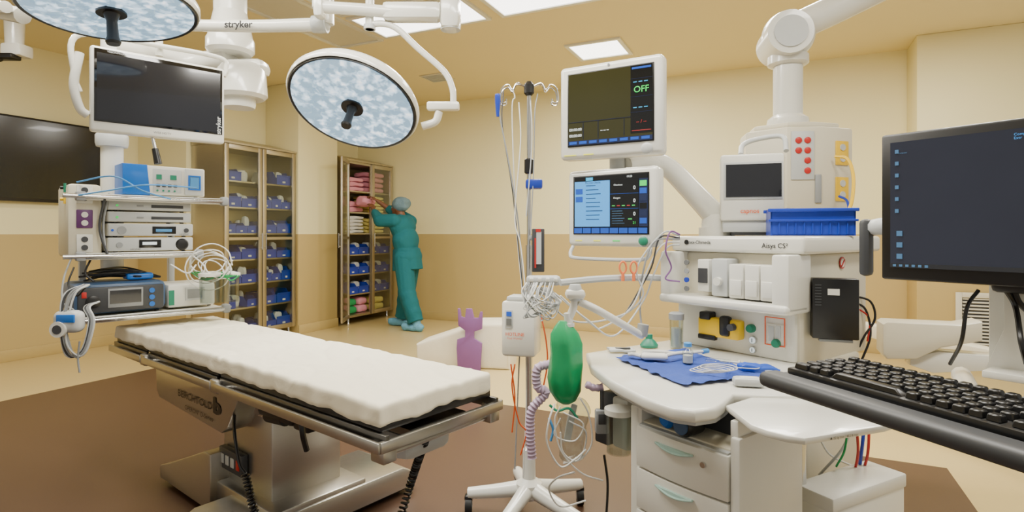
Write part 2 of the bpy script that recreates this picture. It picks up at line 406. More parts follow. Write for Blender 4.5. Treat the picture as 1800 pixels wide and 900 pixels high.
# ---------------------------------------------------------------- cabinets
def binmesh():
    b=MB();w,d,h=.2,.26,.13;t=.004
    b.bx(-w/2,w/2,-d/2,d/2,0,t,M_blue);b.bx(-w/2,w/2,d/2-t,d/2,t,h,M_blue)
    for sx in(-1,1):
        x=sx*(w/2-t/2);p=[(-d/2,0),(d/2,0),(d/2,h),(-d/2+.07,h),(-d/2+.02,h*.55),(-d/2,h*.5)]
        b.prism(p,x-t/2,x+t/2,M_blue,plane='yz')
    b.bx(-w/2,w/2,-d/2-t,-d/2,0,h*.7,M_blue);b.bx(-.02,.02,-d/2-t-.002,-d/2-t,.018,.036,M_lin)
    b.bx(-w/2,w/2,-d/2-.012,-d/2,h*.66,h*.73,M_blue)
    return b
def cabinet(name,lab,fr,w,dep,shelves,open_left):
    o=tf(fr,name,lab,'cabinet');h=2.14;z0=.1;t=.02
    b=MB()
    b.bx(-w/2,-w/2+t,.02,dep,z0,h,M_steelc);b.bx(w/2-t,w/2,.02,dep,z0,h,M_steelc);b.bx(-w/2+t,w/2-t,dep-t,dep,z0,h,M_steelc)
    b.bx(-w/2+t,w/2-t,.02,dep-t,z0,z0+.03,M_steelc);b.bx(-w/2+t,w/2-t,.02,dep-t,h-.03,h,M_steelc)
    b.prism([(-.01,h),(dep,h),(dep,h+.14),(-.01,h+.02)],-w/2-.01,w/2+.01,M_steelc,plane='yz')
    b.bx(-.012,.012,.02,.04,z0,h,M_steelc)
    b.make('body',o)
    for sx in(-1,1):
        for y in(.06,dep-.04):
            b=MB();b.lathe([(.018,0),(.022,.02),(.015,.03),(.015,z0)],(sx*(w/2-.05),y,0),M_chrome,n=12);b.make('leg',o)
    for z in shelves:
        b=MB();b.bx(-w/2+t,w/2-t,.035,dep-t,z-.018,z,M_steelc,.002);b.make('shelf',o)
    dw=w/2-.004;dh0,dh1=z0+.005,h-.005
    for side in(-1,1):
        b=MB();x0=0 if side<0 else -dw;x1=x0+dw
        b.frame(x0,x1,dh0,dh1,-.01,.012,.05,M_steelc,.002)
        b.bx(x0+.04,x1-.04,-.01,.012,1.127,1.157,M_steelc)
        ang=-150 if (open_left and side<0) else 0
        d=b.make('door',o);d.matrix_basis=Matrix.Translation((side*w/2,.005,0))@Matrix.Rotation(rad(ang),4,'Z')
        g=MB();g.bx(x0+.045,x1-.045,-.001,.002,dh0+.045,dh1-.045,M_glass);g.make('glass_pane',d)
        hx=(x1-.022) if side<0 else (x0+.022)
        g=MB();g.cyl((hx,-.035,1.02),(hx,-.035,1.2),.006,M_chrome,n=8);g.cyl((hx,-.035,1.04),(hx,-.01,1.04),.005,M_chrome,n=8);g.cyl((hx,-.035,1.18),(hx,-.01,1.18),.005,M_chrome,n=8)
        g.make('handle',d,'chrome bar handle')
    return o
SH=[.13,.40,.66,.92,1.20,1.48,1.76]
FC1=Fr(*RM(1.34,2.03).xy,RF.deg+90)
cabinet('supply_cabinet','stainless steel cabinet, glass doors closed, full of blue bins',FC1,.95,.5,SH[1:],False)
FC2=Fr(*RM(1.5,.36).xy,RF.deg+90)
cabinet('linen_cabinet','stainless steel cabinet, one glass door open, stocked with linens',FC2,.9,.5,SH[1:],True)
src=None
def putbin(fr,x,y,z,s=1.,gr='blue bins in the supply cabinet',sz=1.):
    global src
    M=Matrix.Translation(fr.w(x,y,z))@Matrix.Rotation(rad(fr.deg),4,'Z')@Matrix.Diagonal((s,1,sz,1))
    if src is None:
        src=binmesh().make('storage_bin',label='blue plastic open-front storage bin on a steel shelf',cat='storage bin',group=gr);o=src
    else:
        o=src.copy();COL.objects.link(o)
    o['group']=gr;o.matrix_basis=M;return o
pk=MB();pk.soft((0,0,.05),(.15,.1,.1),M_lin,r=.03,cuts=(6,5,5),amp=.02,fr=14)
psrc=None
def putpack(fr,x,y,z,s=(1,1,1),yw=0):
    global psrc
    M=Matrix.Translation(fr.w(x,y,z))@Matrix.Rotation(rad(fr.deg+yw),4,'Z')@Matrix.Diagonal((*s,1))
    if psrc is None: psrc=pk.make('supply_packet',label='crumpled white sterile supply packet in a cabinet bin',cat='packet',group='supply packets in the cabinets');o=psrc
    else: o=psrc.copy();COL.objects.link(o)
    o.matrix_basis=M
for si,z in enumerate(SH):
    for side,xc in((-1,-.235),(1,.235)):
        n=2 if (si+side)%3 else 3
        for k in range(n):
            w=.42/n;x=xc+(k-(n-1)/2)*w*1.0
            if random.random()<.14: putpack(FC1,x,.2,z,(.9,1.2,1.3),10);continue
            putbin(FC1,x,.175,z+.002,s=w/.2*.96,sz=random.choice((.85,1.,1.15)))
            for q in range(2):
                if random.random()<.75: putpack(FC1,x+random.uniform(-.03,.03),.16+.08*q,z+.03,(random.uniform(.5,.8)*w/.2,.6,random.uniform(.9,1.5)),random.uniform(-25,25))
def linen(fr,x,y,z,sz,m,colname,n):
    for i in range(n):
        b=MB();b.soft((0,0,sz[2]/2),sz,m,r=sz[2]*.45,cuts=(8,6,3),amp=.012,fr=9)
        b.make('folded_linen',label='folded '+colname+' linen pack stacked on a cabinet shelf',cat='linen',group='folded linens in the cabinet',loc=fr.w(x+random.uniform(-.01,.01),y,z+i*sz[2]*1.02),yaw=fr.deg+random.uniform(-4,4))
linen(FC2,-.23,.22,SH[6]+.002,(.33,.28,.06),M_pink,'pink',3);linen(FC2,.2,.22,SH[6]+.002,(.34,.28,.07),M_pink,'pink',4)
linen(FC2,-.23,.22,SH[5]+.002,(.33,.28,.07),M_pink,'pink',2);linen(FC2,.2,.22,SH[5]+.002,(.34,.28,.045),M_yel,'yellow',5)
linen(FC2,-.23,.22,SH[4]+.002,(.32,.28,.045),M_lin,'white',5);linen(FC2,.2,.22,SH[4]+.002,(.34,.28,.05),M_yel,'yellow',4)
linen(FC2,-.28,.22,SH[0]+.002,(.2,.28,.1),M_grn,'green',2);linen(FC2,-.07,.22,SH[0]+.002,(.2,.28,.1),M_pink,'pink',2)
linen(FC2,.23,.22,SH[0]+.002,(.3,.28,.09),M_yel,'yellow',2)
for z in (SH[1],SH[2],SH[3]):
    for x in (-.33,-.12,.12,.33):
        putbin(FC2,x,.175,z+.002,gr='blue bins in the linen cabinet')
        putpack(FC2,x,.2,z+.03,(.9,.9,1.2),random.uniform(-15,15))
# ---------------------------------------------------------------- person
def person():
    P=thing('person','person in teal scrubs and bouffant cap reaching into the cabinet','person',(-1.36,7.2,0),154.7)
    def cap(b,p1,p2,r1,r2,m,n=14): b.sph(p1,r1,m,n=10);b.sph(p2,r2,m,n=10);b.cyl(p1,p2,r1,m,r2=r2,n=n)
    def fin(o,vox,it=4):
        r=o.modifiers.new('r','REMESH');r.mode='VOXEL';r.voxel_size=vox;r.use_smooth_shade=True
        s=o.modifiers.new('s','SMOOTH');s.factor=.6;s.iterations=it
    b=MB();m=M_skin
    hc=V((.09,0,1.53))
    b.sph(hc,(.092,.072,.11),m);b.sph(hc+V((.03,0,-.05)),(.06,.055,.06),m)
    b.cyl(hc+V((.088,0,.0)),hc+V((.108,0,-.03)),.008,m,r2=.014);b.sph(hc+V((.104,0,-.03)),.014,m,n=8)
    b.sph(hc+V((.085,0,-.062)),(.014,.024,.008),m,n=8);b.sph(hc+V((.083,0,-.075)),(.012,.02,.007),m,n=8)
    for s in(-1,1): b.sph(hc+V((-.005,s*.072,-.015)),(.02,.008,.03),m,n=8)
    b.sph(hc+V((.07,0,-.1)),(.02,.02,.015),m,n=8)
    cap(b,(.065,0,1.47),(.04,0,1.38),.05,.056,m)
    b.sph((.03,0,1.28),(.1,.17,.16),m);b.sph((-.01,0,1.1),(.09,.13,.16),m);b.sph((-.04,0,.92),(.105,.15,.12),m)
    arms={1:[(.03,.17,1.36),(.22,.22,1.36),(.42,.1,1.52)],-1:[(.03,-.17,1.36),(.25,-.14,1.46),(.46,-.05,1.62)]}
    for s,(a,e,w) in arms.items():
        cap(b,a,e,.05,.04,m);cap(b,e,w,.04,.027,m)
        a,e,w=V(a),V(e),V(w);d=(w-e).normalized();up=V((0,0,1));sd=d.cross(up).normalized();nn=sd.cross(d)
        pc=w+d*.05
        q=d.to_track_quat('X','Z').to_euler();b.sph(pc,(.05,.042,.017),m,rot=[math.degrees(x) for x in q],n=10)
        for k,(off,ln) in enumerate(((-.03,.055),(-.01,.07),(.011,.065),(.03,.05))):
            k0=w+d*.085+sd*off;k1=k0+d*ln*.5-nn*.008;k2=k1+d*ln*.4-nn*.025
            cap(b,k0,k1,.0095,.009,m,8);cap(b,k1,k2,.009,.0075,m,8)
        t0=w+d*.025+sd*.03*s;t1=t0+d*.03+sd*.028*s-nn*.01;t2=t1+d*.028-nn*.01
        cap(b,t0,t1,.012,.01,m,8);cap(b,t1,t2,.01,.008,m,8)
    legs={1:[(-.05,.085,.88),(-.12,.12,.47),(-.28,.14,.09)],-1:[(-.04,-.085,.88),(.04,-.1,.47),(.12,-.12,.09)]}
    for s,(h,k,a) in legs.items():
        cap(b,h,k,.085,.055,m);cap(b,k,a,.052,.035,m)
        b.sph((a[0]+.07,a[1],.045),(.12,.042,.036),m,n=10)
    o=b.make('body',P);fin(o,.008,3)
    b=MB();m=M_teal
    b.sph((.03,0,1.28),(.145,.205,.165),m);b.sph((-.02,0,1.1),(.155,.19,.2),m);b.sph((-.05,0,.9),(.17,.2,.14),m)
    b.cyl((-.05,0,.74),(-.03,0,1.0),.195,m,r2=.17,n=20);b.cyl((.03,0,1.3),(.04,0,1.42),.1,m,r2=.07,n=16)
    for s,(a,e,w) in arms.items():
        a,e,w=V(a),V(e),V(w);cap(b,a,a.lerp(e,.9),.085,.08,m);cap(b,e,e.lerp(w,.62 if s==1 else .3),.078,.055,m)
    b.v=[tuple(V(p)+noise.noise_vector(V(p)*9)*.014) for p in b.v]
    o=b.make('scrub_shirt',P,'loose teal long-sleeved scrub top');fin(o,.009,3)
    b=MB()
    b.sph((-.05,0,.86),(.155,.19,.13),m)
    for s,(h,k,a) in legs.items():
        h,k,a=V(h),V(k),V(a);cap(b,h,k,.125,.105,m);b.tube([k,k.lerp(a,.3),k.lerp(a,.6),k.lerp(a,.93)],.1,m,n=18,sm=4,rf=lambda j,t:.103+.004*math.sin(j*1.6)-.004*t);b.sph(k,.104,m)
    b.v=[tuple(V(p)+noise.noise_vector(V(p)*8+V((5,0,0)))*.014) for p in b.v]
    o=b.make('scrub_trousers',P,'loose teal scrub trousers');fin(o,.009,3)
    b=MB();b.sph(hc+V((-.03,0,.035)),(.115,.1,.1),M_cap);b.soft(hc+V((-.05,0,.04)),(.2,.2,.17),M_cap,r=.08,cuts=(10,10,10),amp=.02,fr=16)
    o=b.make('bouffant_cap',P,'grey blue bouffant cap');fin(o,.01,2)
    for s in(-1,1):
        b=MB();b.sph(hc+V((.078,s*.03,.0)),(.008,.012,.007),M_lin,n=8);b.sph(hc+V((.085,s*.03,.0)),.005,M_ink,n=6);b.make('eye',P)
        b=MB();b.tube([hc+V((.082,s*.015,.02)),hc+V((.085,s*.03,.024)),hc+V((.075,s*.048,.018))],.004,M_hair,n=6,sm=3);b.make('eyebrow',P)
    for s,(h,k,a) in legs.items():
        b=MB();b.soft((a[0]+.06,a[1],.052),(.31,.12,.1),M_shoe,r=.05,cuts=(12,8,6),amp=.01,fr=20,fn=lambda p:V((p.x,p.y*(1-.15*(p.x<-.05)),p.z*(1.-.9*max(0,p.x)) if p.z>0 else p.z)))
        b.cyl((a[0],a[1],.06),(a[0],a[1],.14),.055,M_shoe,r2=.05);b.make('shoe_cover',P,'pale blue disposable shoe cover')
person()
b=MB();b.soft((0,0,0),(.2,.22,.13),M_pink,r=.05,cuts=(8,8,6),amp=.02,fr=10)
b.make('pink_bundle',label='pink linen bundle being lifted out of the cabinet',cat='linen',loc=RM(1.56,.56,1.62),yaw=-25)
# ---------------------------------------------------------------- operating table
Ft=Fr(-1.07,2.47,-38.9)
o=tf(Ft,'operating_table','stainless steel operating table with white-sheeted mattress','operating table')
Lh,Wh=1.09,.24;zt=.718
def mfn(p):
    s=0
    for sx in(-.62,.1): s+=.006*math.exp(-((p.x-sx-.01*math.sin(p.y*14))/.014)**2)
    ex=max(0,abs(p.x)-(Lh-.05))/.05;ey=max(0,abs(p.y)-(Wh-.03))/.03
    w=abs(noise.noise(V((p.x*3.2+p.y*4,p.y*4-p.x*2.5,1.3))));w2=abs(noise.noise(V((p.x*8+p.y*5,p.y*9-p.x*3,4.)))) 
    wr=.005*(1-min(1,w*6))-.0025*(1-min(1,w2*5))
    if p.z>0:
        p.z-=s+wr
    else:
        f=noise.noise(V((p.x*9,p.y*9,2.)))+.5*noise.noise(V((p.x*23,p.y*23,7.)))
        if max(ex,ey)>.3: p.z-=.004+.011*(f+.3)
    if ey>.3:
        t=.5-p.z/.06
        p.y+=math.copysign((.004+.007*noise.noise(V((p.x*16,0,3.))))*t,p.y)
    if ex>.3:
        t=.5-p.z/.06
        p.x+=math.copysign((.004+.007*noise.noise(V((0,p.y*18,5.))))*t,p.x)
    return p
b=MB();b.soft((0,0,zt-.029),(2*Lh,2*Wh,.058),M_sheet,r=.012,cuts=(260,64,8),amp=.0012,fr=4,fn=mfn);b.make('mattress',o,'thin mattress under loose wrinkled cream sheet')
b=MB()
for(x0,x1)in((-1.08,-.66),(-.64,.08),(.1,1.09)):
    b.bx(x0,x1,-.235,.235,.636,.659,M_black,.004)
b.bx(-1.,1.,-.03,.03,.615,.638,M_dsteel);b.make('table_top',o,'black tabletop panels')
for sy in(-1,1):
    b=MB();y=sy*.262
    for(x0,x1)in((-1.1,-.66),(-.63,.08),(.11,1.12)):
        b.bx(x0,x1,y-.006,y+.006,.59,.622,M_steel,.003)
        for x in(x0+.05,x1-.05): b.cyl((x,sy*.22,.605),(x,y,.605),.009,M_steel,n=10)
        b.bx(x0,x1,sy*.235-.008,sy*.235+.008,.6,.636,M_dsteel,.003)
    for x in(-.645,.095): b.box((x,sy*.25,.605),(.07,.03,.055),M_steel,bev=.012)
    b.make('side_rail',o,'stainless accessory rail')
b=MB();b.bx(1.105,1.125,-.26,.26,.59,.622,M_steel,.004);b.bx(1.06,1.12,-.25,-.2,.555,.6,M_steel,.006);b.bx(1.06,1.12,.2,.25,.555,.6,M_steel,.006)
b.cyl((1.09,-.22,.575),(1.09,.22,.575),.012,M_steel);b.bx(.6,1.08,-.12,.12,.59,.612,M_dsteel);b.make('end_rail',o)
b=MB();b.soft((.88,-.02,.545),(.36,.2,.09),M_lgrey,r=.03,cuts=(8,6,4));b.make('underside_housing',o,'light grey plastic housing under the top')
b=MB();b.prism([(-.64,.635),(-.62,.46),(-.59,.43),(.05,.40),(.1,.43),(.22,.6),(.22,.635)],-.21,.2,M_steel,plane='xz',bev=.004);b.make('shroud',o,'brushed steel side shroud with engraved lettering')
xa,_=Ft.pl(313,700,-.212);xb,_=Ft.pl(372,700,-.212);x,z=Ft.pl(343,703,-.212);txt(o,'BERCHTOLD',((xa+xb)/2,-.2125,z),.042,M_black,fit=xb-xa,bold=.01)
xa,_=Ft.pl(325,726,-.212);xb,_=Ft.pl(374,726,-.212);x,z=Ft.pl(350,727,-.212);txt(o,"OPERON\u00b0 D-Series",((xa+xb)/2,-.2125,z),.028,M_black,fit=xb-xa)
x,z=Ft.pl(381,716,-.212);txt(o,'b',(x,-.2125,z),.085,M_black,bold=.05,fit=.07,name='emblem')
b=MB();b.bx(-.1,.2,-.09,.19,.5,.6,M_dsteel,.01)
for i in range(4): b.bx(-.11-.008*i,.21+.008*i,-.095-.008*i,.195+.006*i,.59-i*.02,.602-i*.02,M_rub,.004)
b.box((.36,-.1,.54),(.25,.12,.08),M_black,bev=.015);b.box((.52,-.08,.52),(.1,.14,.06),M_black,bev=.015);b.cyl((.28,-.13,.5),(.4,-.13,.51),.028,M_black)
for yy in(-.14,.14): b.box((.1,yy,.55),(.5,.03,.05),M_steel,rot=(0,-12,0),bev=.008)
b.make('tilt_mechanism',o,'dark tilt mechanism beneath the top')
b=MB();b.bx(-.15,.26,-.11,.2,.1,.49,M_steel,.006);b.bx(-.16,.27,-.12,.21,.47,.515,M_chrome,.005);b.make('column',o,'boxy brushed steel pedestal column')
b=MB();b.prism([(-.64,.03),(-.64,.09),(-.52,.13),(-.16,.27),(-.1,.27),(-.1,.03)],-.19,.21,M_steel,plane='xz',bev=.008)
b.prism([(-.36,.03),(-.36,.10),(-.3,.13),(.46,.13),(.53,.09),(.53,.03)],.02,.37,M_steel,plane='yz',bev=.01)
b.bx(-.15,.36,-.16,.26,.03,.15,M_steel,.008)
b.make('base',o,'stainless steel wide stepped base')
b=MB();b.bx(-.6,.3,-.17,.18,0.012,.03,M_rub,.004);b.bx(.05,.34,-.33,.5,.012,.03,M_rub,.004);b.make('skirt',o)
for(x,y)in((-.55,-.12),(-.55,.12),(.18,-.28),(.18,.45)):
    b=MB();b.cyl((x,y-.015,.025),(x,y+.015,.025),.025,M_rub,n=14);b.make('caster',o)
t=txt(o,'BERCHTOLD b',(-.34,-.02,.205),.05,M_black,fit=.3);t.matrix_basis=Matrix.Translation((-.34,-.02,.2035))@Matrix.Rotation(rad(-21.2),4,'Y')
b=MB();b.bx(-.13,.07,-.14,-.11,.2,.29,M_dgrey,.006)
for i in range(3): b.bx(-.11+i*.045,-.08+i*.045,-.144,-.138,.225,.265,M_lgrey,.003)
b.bx(.03,.055,-.144,-.138,.225,.265,M_red,.002);b.cyl((-.115,-.145,.215),(-.115,-.138,.215),.006,M_bluedev,n=10);b.make('socket_panel',o,'grey socket panel with three outlets')
b=MB();b.tube([(.05,-.15,.52),(.18,-.22,.46),(.24,-.23,.34),(.27,-.22,.3)],.006,M_black);b.coil([(.27,-.22,.3),(.32,-.21,.17),(.42,-.19,.03)],.012,.0045,M_black,24);b.make('coiled_cord',o,'black coiled cord')
b=MB();p0=Ft.L(W(750,765,1.75));b.tube([(.95,.18,.58),p0],.005,M_black);b.coil([p0,Ft.L(W(725,840,1.9)),Ft.L(W(705,905,1.9))],.011,.0042,M_black,26);b.make('coiled_cord',o,'black coiled cord')
b=MB();b.tube([(.62,-.2,.58),(.63,-.2,.52),(.62,-.18,.46)],.01,M_black);b.make('strap',o)
# ---------------------------------------------------------------- draped wedge + purple positioner
FG=Fr(-.42,5.25,-10)
o=tf(FG,'draped_wedge_cushion','low wedge cushion covered with white sheet on the floor','cushion')
b=MB();b.prism([(-.42,.0),(-.42,.2),(-.1,.31),(.12,.40),(.44,.41),(.44,.0)],-.2,.2,M_sheet,bev=.03,seg=3);b.make('sheet',o,'white draped sheet')
FP=Fr(-.365,4.98,-8)
o=tf(FP,'arm_positioning_pad','purple notched foam arm positioning pad standing upright','positioning pad')
px=[(805,648),(845,648),(848,600),(834,592),(834,580),(848,575),(849,545),(845,545),(842,556),(834,556),(830,540),(820,540),(818,556),(811,554),(809,540),(805,540),(806,570),(818,578),(818,590),(804,594),(803,610)]
b=MB();b.prism([((p[0]-827)*.005,(648-p[1])*.005) for p in px],-.015,.015,M_lav,bev=.004);b.make('foam_pad',o)
# ---------------------------------------------------------------- surgical lights
def surgical(name,lab,c,nrm,R,roll=0):
    z=-V(nrm).normalized();q=z.to_track_quat('Z','Y').to_matrix()@Matrix.Rotation(rad(roll),3,'Z')
    o=thing(name,lab,'surgical light',c,R=q)
    b=MB();b.lathe([(R*.95,-.012),(R*.99,-.02),(R*1.01,-.008),(R*1.01,.012),(R*.95,.045),(R*.8,.07),(R*.35,.09),(R*.3,.12),(R*.12,.13)],(0,0,0),M_enam,n=64);b.make('housing',o,'white round lamp housing')
    b=MB();b.lathe([(R*.92,-.019),(R*.965,-.026),(R*.975,-.018),(R*.95,-.008),(R*.92,-.01)],(0,0,0),M_black,n=64);b.make('rim',o,'black rubber rim')
    b=MB();b.lathe([(R*.93,-.0235),(R*.93,-.012)],(0,0,0),M_led,n=48)
    s=R*.2
    for i in range(-6,7):
        for j in range(-6,7):
            x=s*(i+.5*(j%2));y=s*.87*j;r=math.hypot(x,y)
            if r<R*.84 and r>R*.16: b.lathe([(s*.5,-.0225),(s*.42,-.025),(s*.2,-.0265)],(x,y,0),M_led,n=14)
    b.make('lens_array',o,'glowing bluish-white LED lens clusters')
    b=MB();b.lathe([(R*.17,-.034),(R*.17,-.02)],(0,0,0),M_black,n=24);b.lathe([(.022,-.15),(.026,-.14),(.02,-.12),(.018,-.06),(.03,-.03)],(0,0,0),M_black,n=16);b.make('handle',o,'black sterile handle')
    return o
C2=W(622,182,2.8)
o=surgical('surgical_light','round white surgical lamp head, lit, on curved yoke arm',C2,(-.12,-.52,-.86),.32)
b=MB();a=[W(562,112,2.95),W(566,104,2.97),W(595,108,3.0),W(625,118,2.99),W(630,124,2.97)];b.tube(a,.011,M_black,n=10);b.make('grip_handle',o,'black grip handle',world=True)
b=MB();b.tube([W(742,222,2.9),W(765,214,2.9),W(772,196,2.9)],.02,M_enam,n=12)
b.box(W(779,187,2.9),(.165,.05,.042),M_enam,bev=.01)
b.tube([W(797,180,2.9),W(795,155,2.9),W(780,125,2.9),W(735,85,2.9),W(700,52,2.9),W(675,42,2.9),W(650,43,2.9)],.016,M_enam,n=12)
b.cyl(W(650,52,2.9),W(650,-5,2.9),.022,M_enam);b.cyl(W(650,52,2.9),W(650,44,2.9),.03,M_lgrey);b.make('yoke_arm',o,'white curved yoke arm',world=True)
b=MB();b.tube([W(556,12,2.85),W(650,18,2.87),W(770,30,2.9)],.03,M_enam,n=16,sm=3);b.box(W(725,22,2.9),(.3,.1,.09),M_enam,bev=.025);b.box(W(792,25,2.9),(.10,.12,.17),M_enam,bev=.03);b.lathe([(.05,0),(.05,.02)],W(792,53,2.9),M_lgrey);b.box(W(562,15,2.85),(.05,.08,.1),M_enam,bev=.02)
b.cyl(W(565,15,2.87),V((*W(565,15,2.87).xy,ZC)),.045,M_enam);b.make('spring_arm',o,'white horizontal spring arm',world=True)
C1=W(195,10,2.15)
o=surgical('surgical_light','large round white surgical lamp head, lit, high overhead',C1,(.1,-.05,-.99),.295,roll=12)
b=MB();b.tube([W(-40,75,2.35),W(-60,20,2.3),W(10,12,2.1)],.022,M_enam,n=12);b.tube([W(0,20,2.2),W(40,28,2.15)],.03,M_enam,n=12)
b.tube([W(-60,20,2.3),V((*W(-60,20,2.3).xy,ZC))],.03,M_enam,n=12);b.make('arm',o,'white support arm',world=True)
o=thing('ceiling_monitor_boom','white ceiling boom with lettered arm and jointed hub','ceiling boom',W(560,45,3.0))
b=MB();p=[W(572,43,3.0),W(540,44,3.0),W(440,46,3.0),W(300,44,3.0),W(262,44,3.0)]
b.tube(p,.04,M_enam,n=16,rf=lambda j,t:.038-.012*t);b.make('horizontal_arm',o,'white tapered arm',world=True)
b=MB();b.sph(W(562,43,3.0),(.055,.055,.045),M_lgrey);b.cyl(W(550,43,3.0),W(575,43,3.0),.044,M_lgrey);b.cyl(W(575,43,3.0),V((*W(575,43,3.0).xy,ZC)),.035,M_enam);b.make('pivot',o,world=True)
txt(o,'stryker',W(419,43,2.955),.05,M_black,world=True,bold=.03)
b=MB()
b.lathe([(.11,-.02),(.13,.0),(.13,.06),(.12,.08),(.09,.22)],W(405,90,3.3),M_enam);b.lathe([(.12,0),(.14,.02),(.13,.16),(.1,.2)],W(425,165,3.3)+V((0,0,-.03)),M_enam)
b.lathe([(.085,0),(.09,.02),(.09,.1)],W(420,190,3.3),M_white)
b.cyl(W(405,30,3.3),V((*W(405,30,3.3).xy,ZC)),.09,M_enam);b.box(W(440,120,3.35),(.2,.16,.09),M_enam,bev=.04)
b.make('hub',o,'white stacked swivel hub',world=True)
b=MB();b.lathe([(.42,-.03),(.44,-.02),(.44,0)],(*W(505,0,3.2).xy,ZC),M_enam,n=40);b.make('ceiling_plate',o,world=True)
FD=Fr(-1.65,2.685,44)
o=tf(FD,'suspended_monitor','white-framed flat surgical display hanging from a boom, screen off','monitor')
hw=.275
b=MB();b.bx(-hw,hw,0,.05,1.65,2.03,M_enam,.012,3);b.bx(-.1,.1,.05,.1,1.75,1.95,M_enam,.02);b.make('housing',o)
b=MB();b.bx(-hw+.012,hw-.012,-.003,.004,1.695,2.018,M_gloss,.002);b.bx(-hw+.022,hw-.022,-.004,.0,1.705,2.0,M_screen);b.make('screen',o,'dark glossy screen')
txt(o,'stryker',(hw-.03,-.0052,1.74),.03,M_lgrey,rot=(90,-90,0),bold=.02);txt(o,'VISIONPRO',(-hw+.09,-.0055,2.009),.012,M_lgrey)
txt(o,'WISE HDTV',(-.0,-.001,1.672),.014,M_inkg)
b=MB();b.tube([(-.31,.03,1.82),(-.33,.03,1.9),(-.31,.03,2.07),(0,.03,2.09),(.26,.03,2.09),(.29,.03,2.04),(.28,.03,2.0)],.012,M_enam,n=10,sm=8)
b.tube([(-.31,.03,1.99),(-.33,.03,1.85),(-.31,.03,1.75),(-.28,.03,1.72)],.018,M_enam,n=10)
b.cyl((0,.06,2.05),(0,.06,2.17),.016,M_enam);b.make('yoke',o,'white wraparound yoke')
b=MB();p1=FD.L(W(268,240,2.68));p2=FD.L(W(278,288,2.68));b.cyl(p1,p1.lerp(p2,.5),.008,M_chrome);b.cyl(p1.lerp(p2,.45),p2,.014,M_black,r2=.017);b.make('handle',o,'black sterile handle')
# ---------------------------------------------------------------- equipment boom left
FS=Fr(-1.85,2.975,46)
o=tf(FS,'equipment_boom','white ceiling boom with three equipment shelves and service head','equipment boom')
cx,_=FS.pl(197,290,.25)
b=MB();b.cyl((cx,.25,.98),(cx,.25,2.25),.052,M_enam,n=28);b.lathe([(.07,1.66),(.075,1.68),(.075,1.72),(.06,1.74)],(cx,.25,0),M_lgrey);b.tube([(cx,.25,2.2),FS.L(W(330,110,3.35)),FS.L(W(405,100,3.3))],.06,M_enam,n=16);b.make('column',o,'white vertical column')
for z,(x0,x1) in((1.39,(-.3,.3)),(1.10,(-.3,.17)),(.79,(-.32,.31))):
    b=MB();b.bx(x0,x1,.0,.38,z-.012,z,M_cream,.004);b.bx(x0-.01,x1+.01,-.012,.0,z-.03,z+.004,M_enam,.004)
    b.cyl((x0-.1,-.03,z-.012),(x1+.03,-.03,z-.012),.011,M_chrome,n=12);b.box((x0-.03,-.012,z-.012),(.04,.05,.045),M_grey,bev=.008);b.box((x1+.02,-.012,z-.012),(.04,.06,.05),M_grey,bev=.012);b.make('shelf',o,'cream equipment shelf with chrome front rail')
for sx in(-.28,.14):
    b=MB();b.bx(sx,sx+.03,.34,.38,.78,1.4,M_lgrey,.003);b.make('upright',o)
b=MB();b.bx(-.375,-.235,.03,.3,1.08,1.44,M_cream,.02);b.make('service_head',o,'cream service head with outlets')
for z,mm in((1.39,M_white),(1.27,M_purple),(1.15,M_lgrey)):
    b=MB();b.bx(-.34,-.275,.022,.032,z-.045,z+.045,M_white if mm!=M_purple else M_purple,.004)
    for dz in(-.02,.02): b.cyl((-.308,.018,z+dz),(-.308,.03,z+dz),.014,M_dgrey if mm!=M_purple else M_white,n=12)
    b.make('outlet',o,'round twin outlet plate')
for i,(u,v) in enumerate(((118,330),(118,350))):
    b=MB();b.cyl(FS.L(W(u-12,v,2.75)),FS.L(W(u+20,v,2.78)),.008,M_yellow if i else M_black,n=10);b.cyl(FS.L(W(u-4,v-8,2.75)),FS.L(W(u-4,v+8,2.75)),.006,M_yellow if i else M_greenp,n=8);b.make('gas_connector',o,'yellow gas connector' if i else 'black gas connector')
def tubes(o,lst,name='cable',fr=None,lab=None):
    for pts,r,m in lst:
        b=MB();P=[W(*p) for p in pts]
        b.tube(P,r,m,n=7,sm=8);b.make(name,o,lab,world=True)
tubes(o,[([(300,350,2.9),(250,335,2.8),(200,310,2.75),(135,320,2.75)],.004,M_lblue),([(345,330,3.0),(260,325,2.8),(190,335,2.72),(125,345,2.7)],.004,M_lblue),
 ([(185,345,2.8),(175,400,2.8),(190,450,2.8)],.006,M_dgrey),([(192,340,2.85),(182,390,2.82),(185,440,2.8)],.005,M_grey),
 ([(130,470,2.75),(120,500,2.7),(135,520,2.7),(150,505,2.7)],.004,M_black),([(160,455,2.8),(150,480,2.75),(165,495,2.75)],.005,M_black),([(125,455,2.75),(112,490,2.65),(110,530,2.6),(130,545,2.58)],.004,M_grey),
 ([(340,450,2.95),(360,470,2.95),(350,490,2.95)],.004,M_lin),([(300,465,2.9),(330,480,2.9),(345,465,2.93)],.004,M_lin)],lab='thin cable')
def device(fr,name,lab,cat,x0,x1,y0,y1,z0,z1,m,bev=.008,feet=True):
    o=thing(name,lab,cat,fr.w((x0+x1)/2,(y0+y1)/2,z0),fr.deg);hx,hy=(x1-x0)/2,(y1-y0)/2
    b=MB();b.bx(-hx,hx,-hy,hy,.006,z1-z0,m,bev)
    for sx in(-1,1):
        for sy in(-1,1): b.cyl((sx*hx*.8,sy*hy*.8,.0),(sx*hx*.8,sy*hy*.8,.007),.01,M_rub,n=10)
    b.make('housing',o);return o,hx,hy,z1-z0
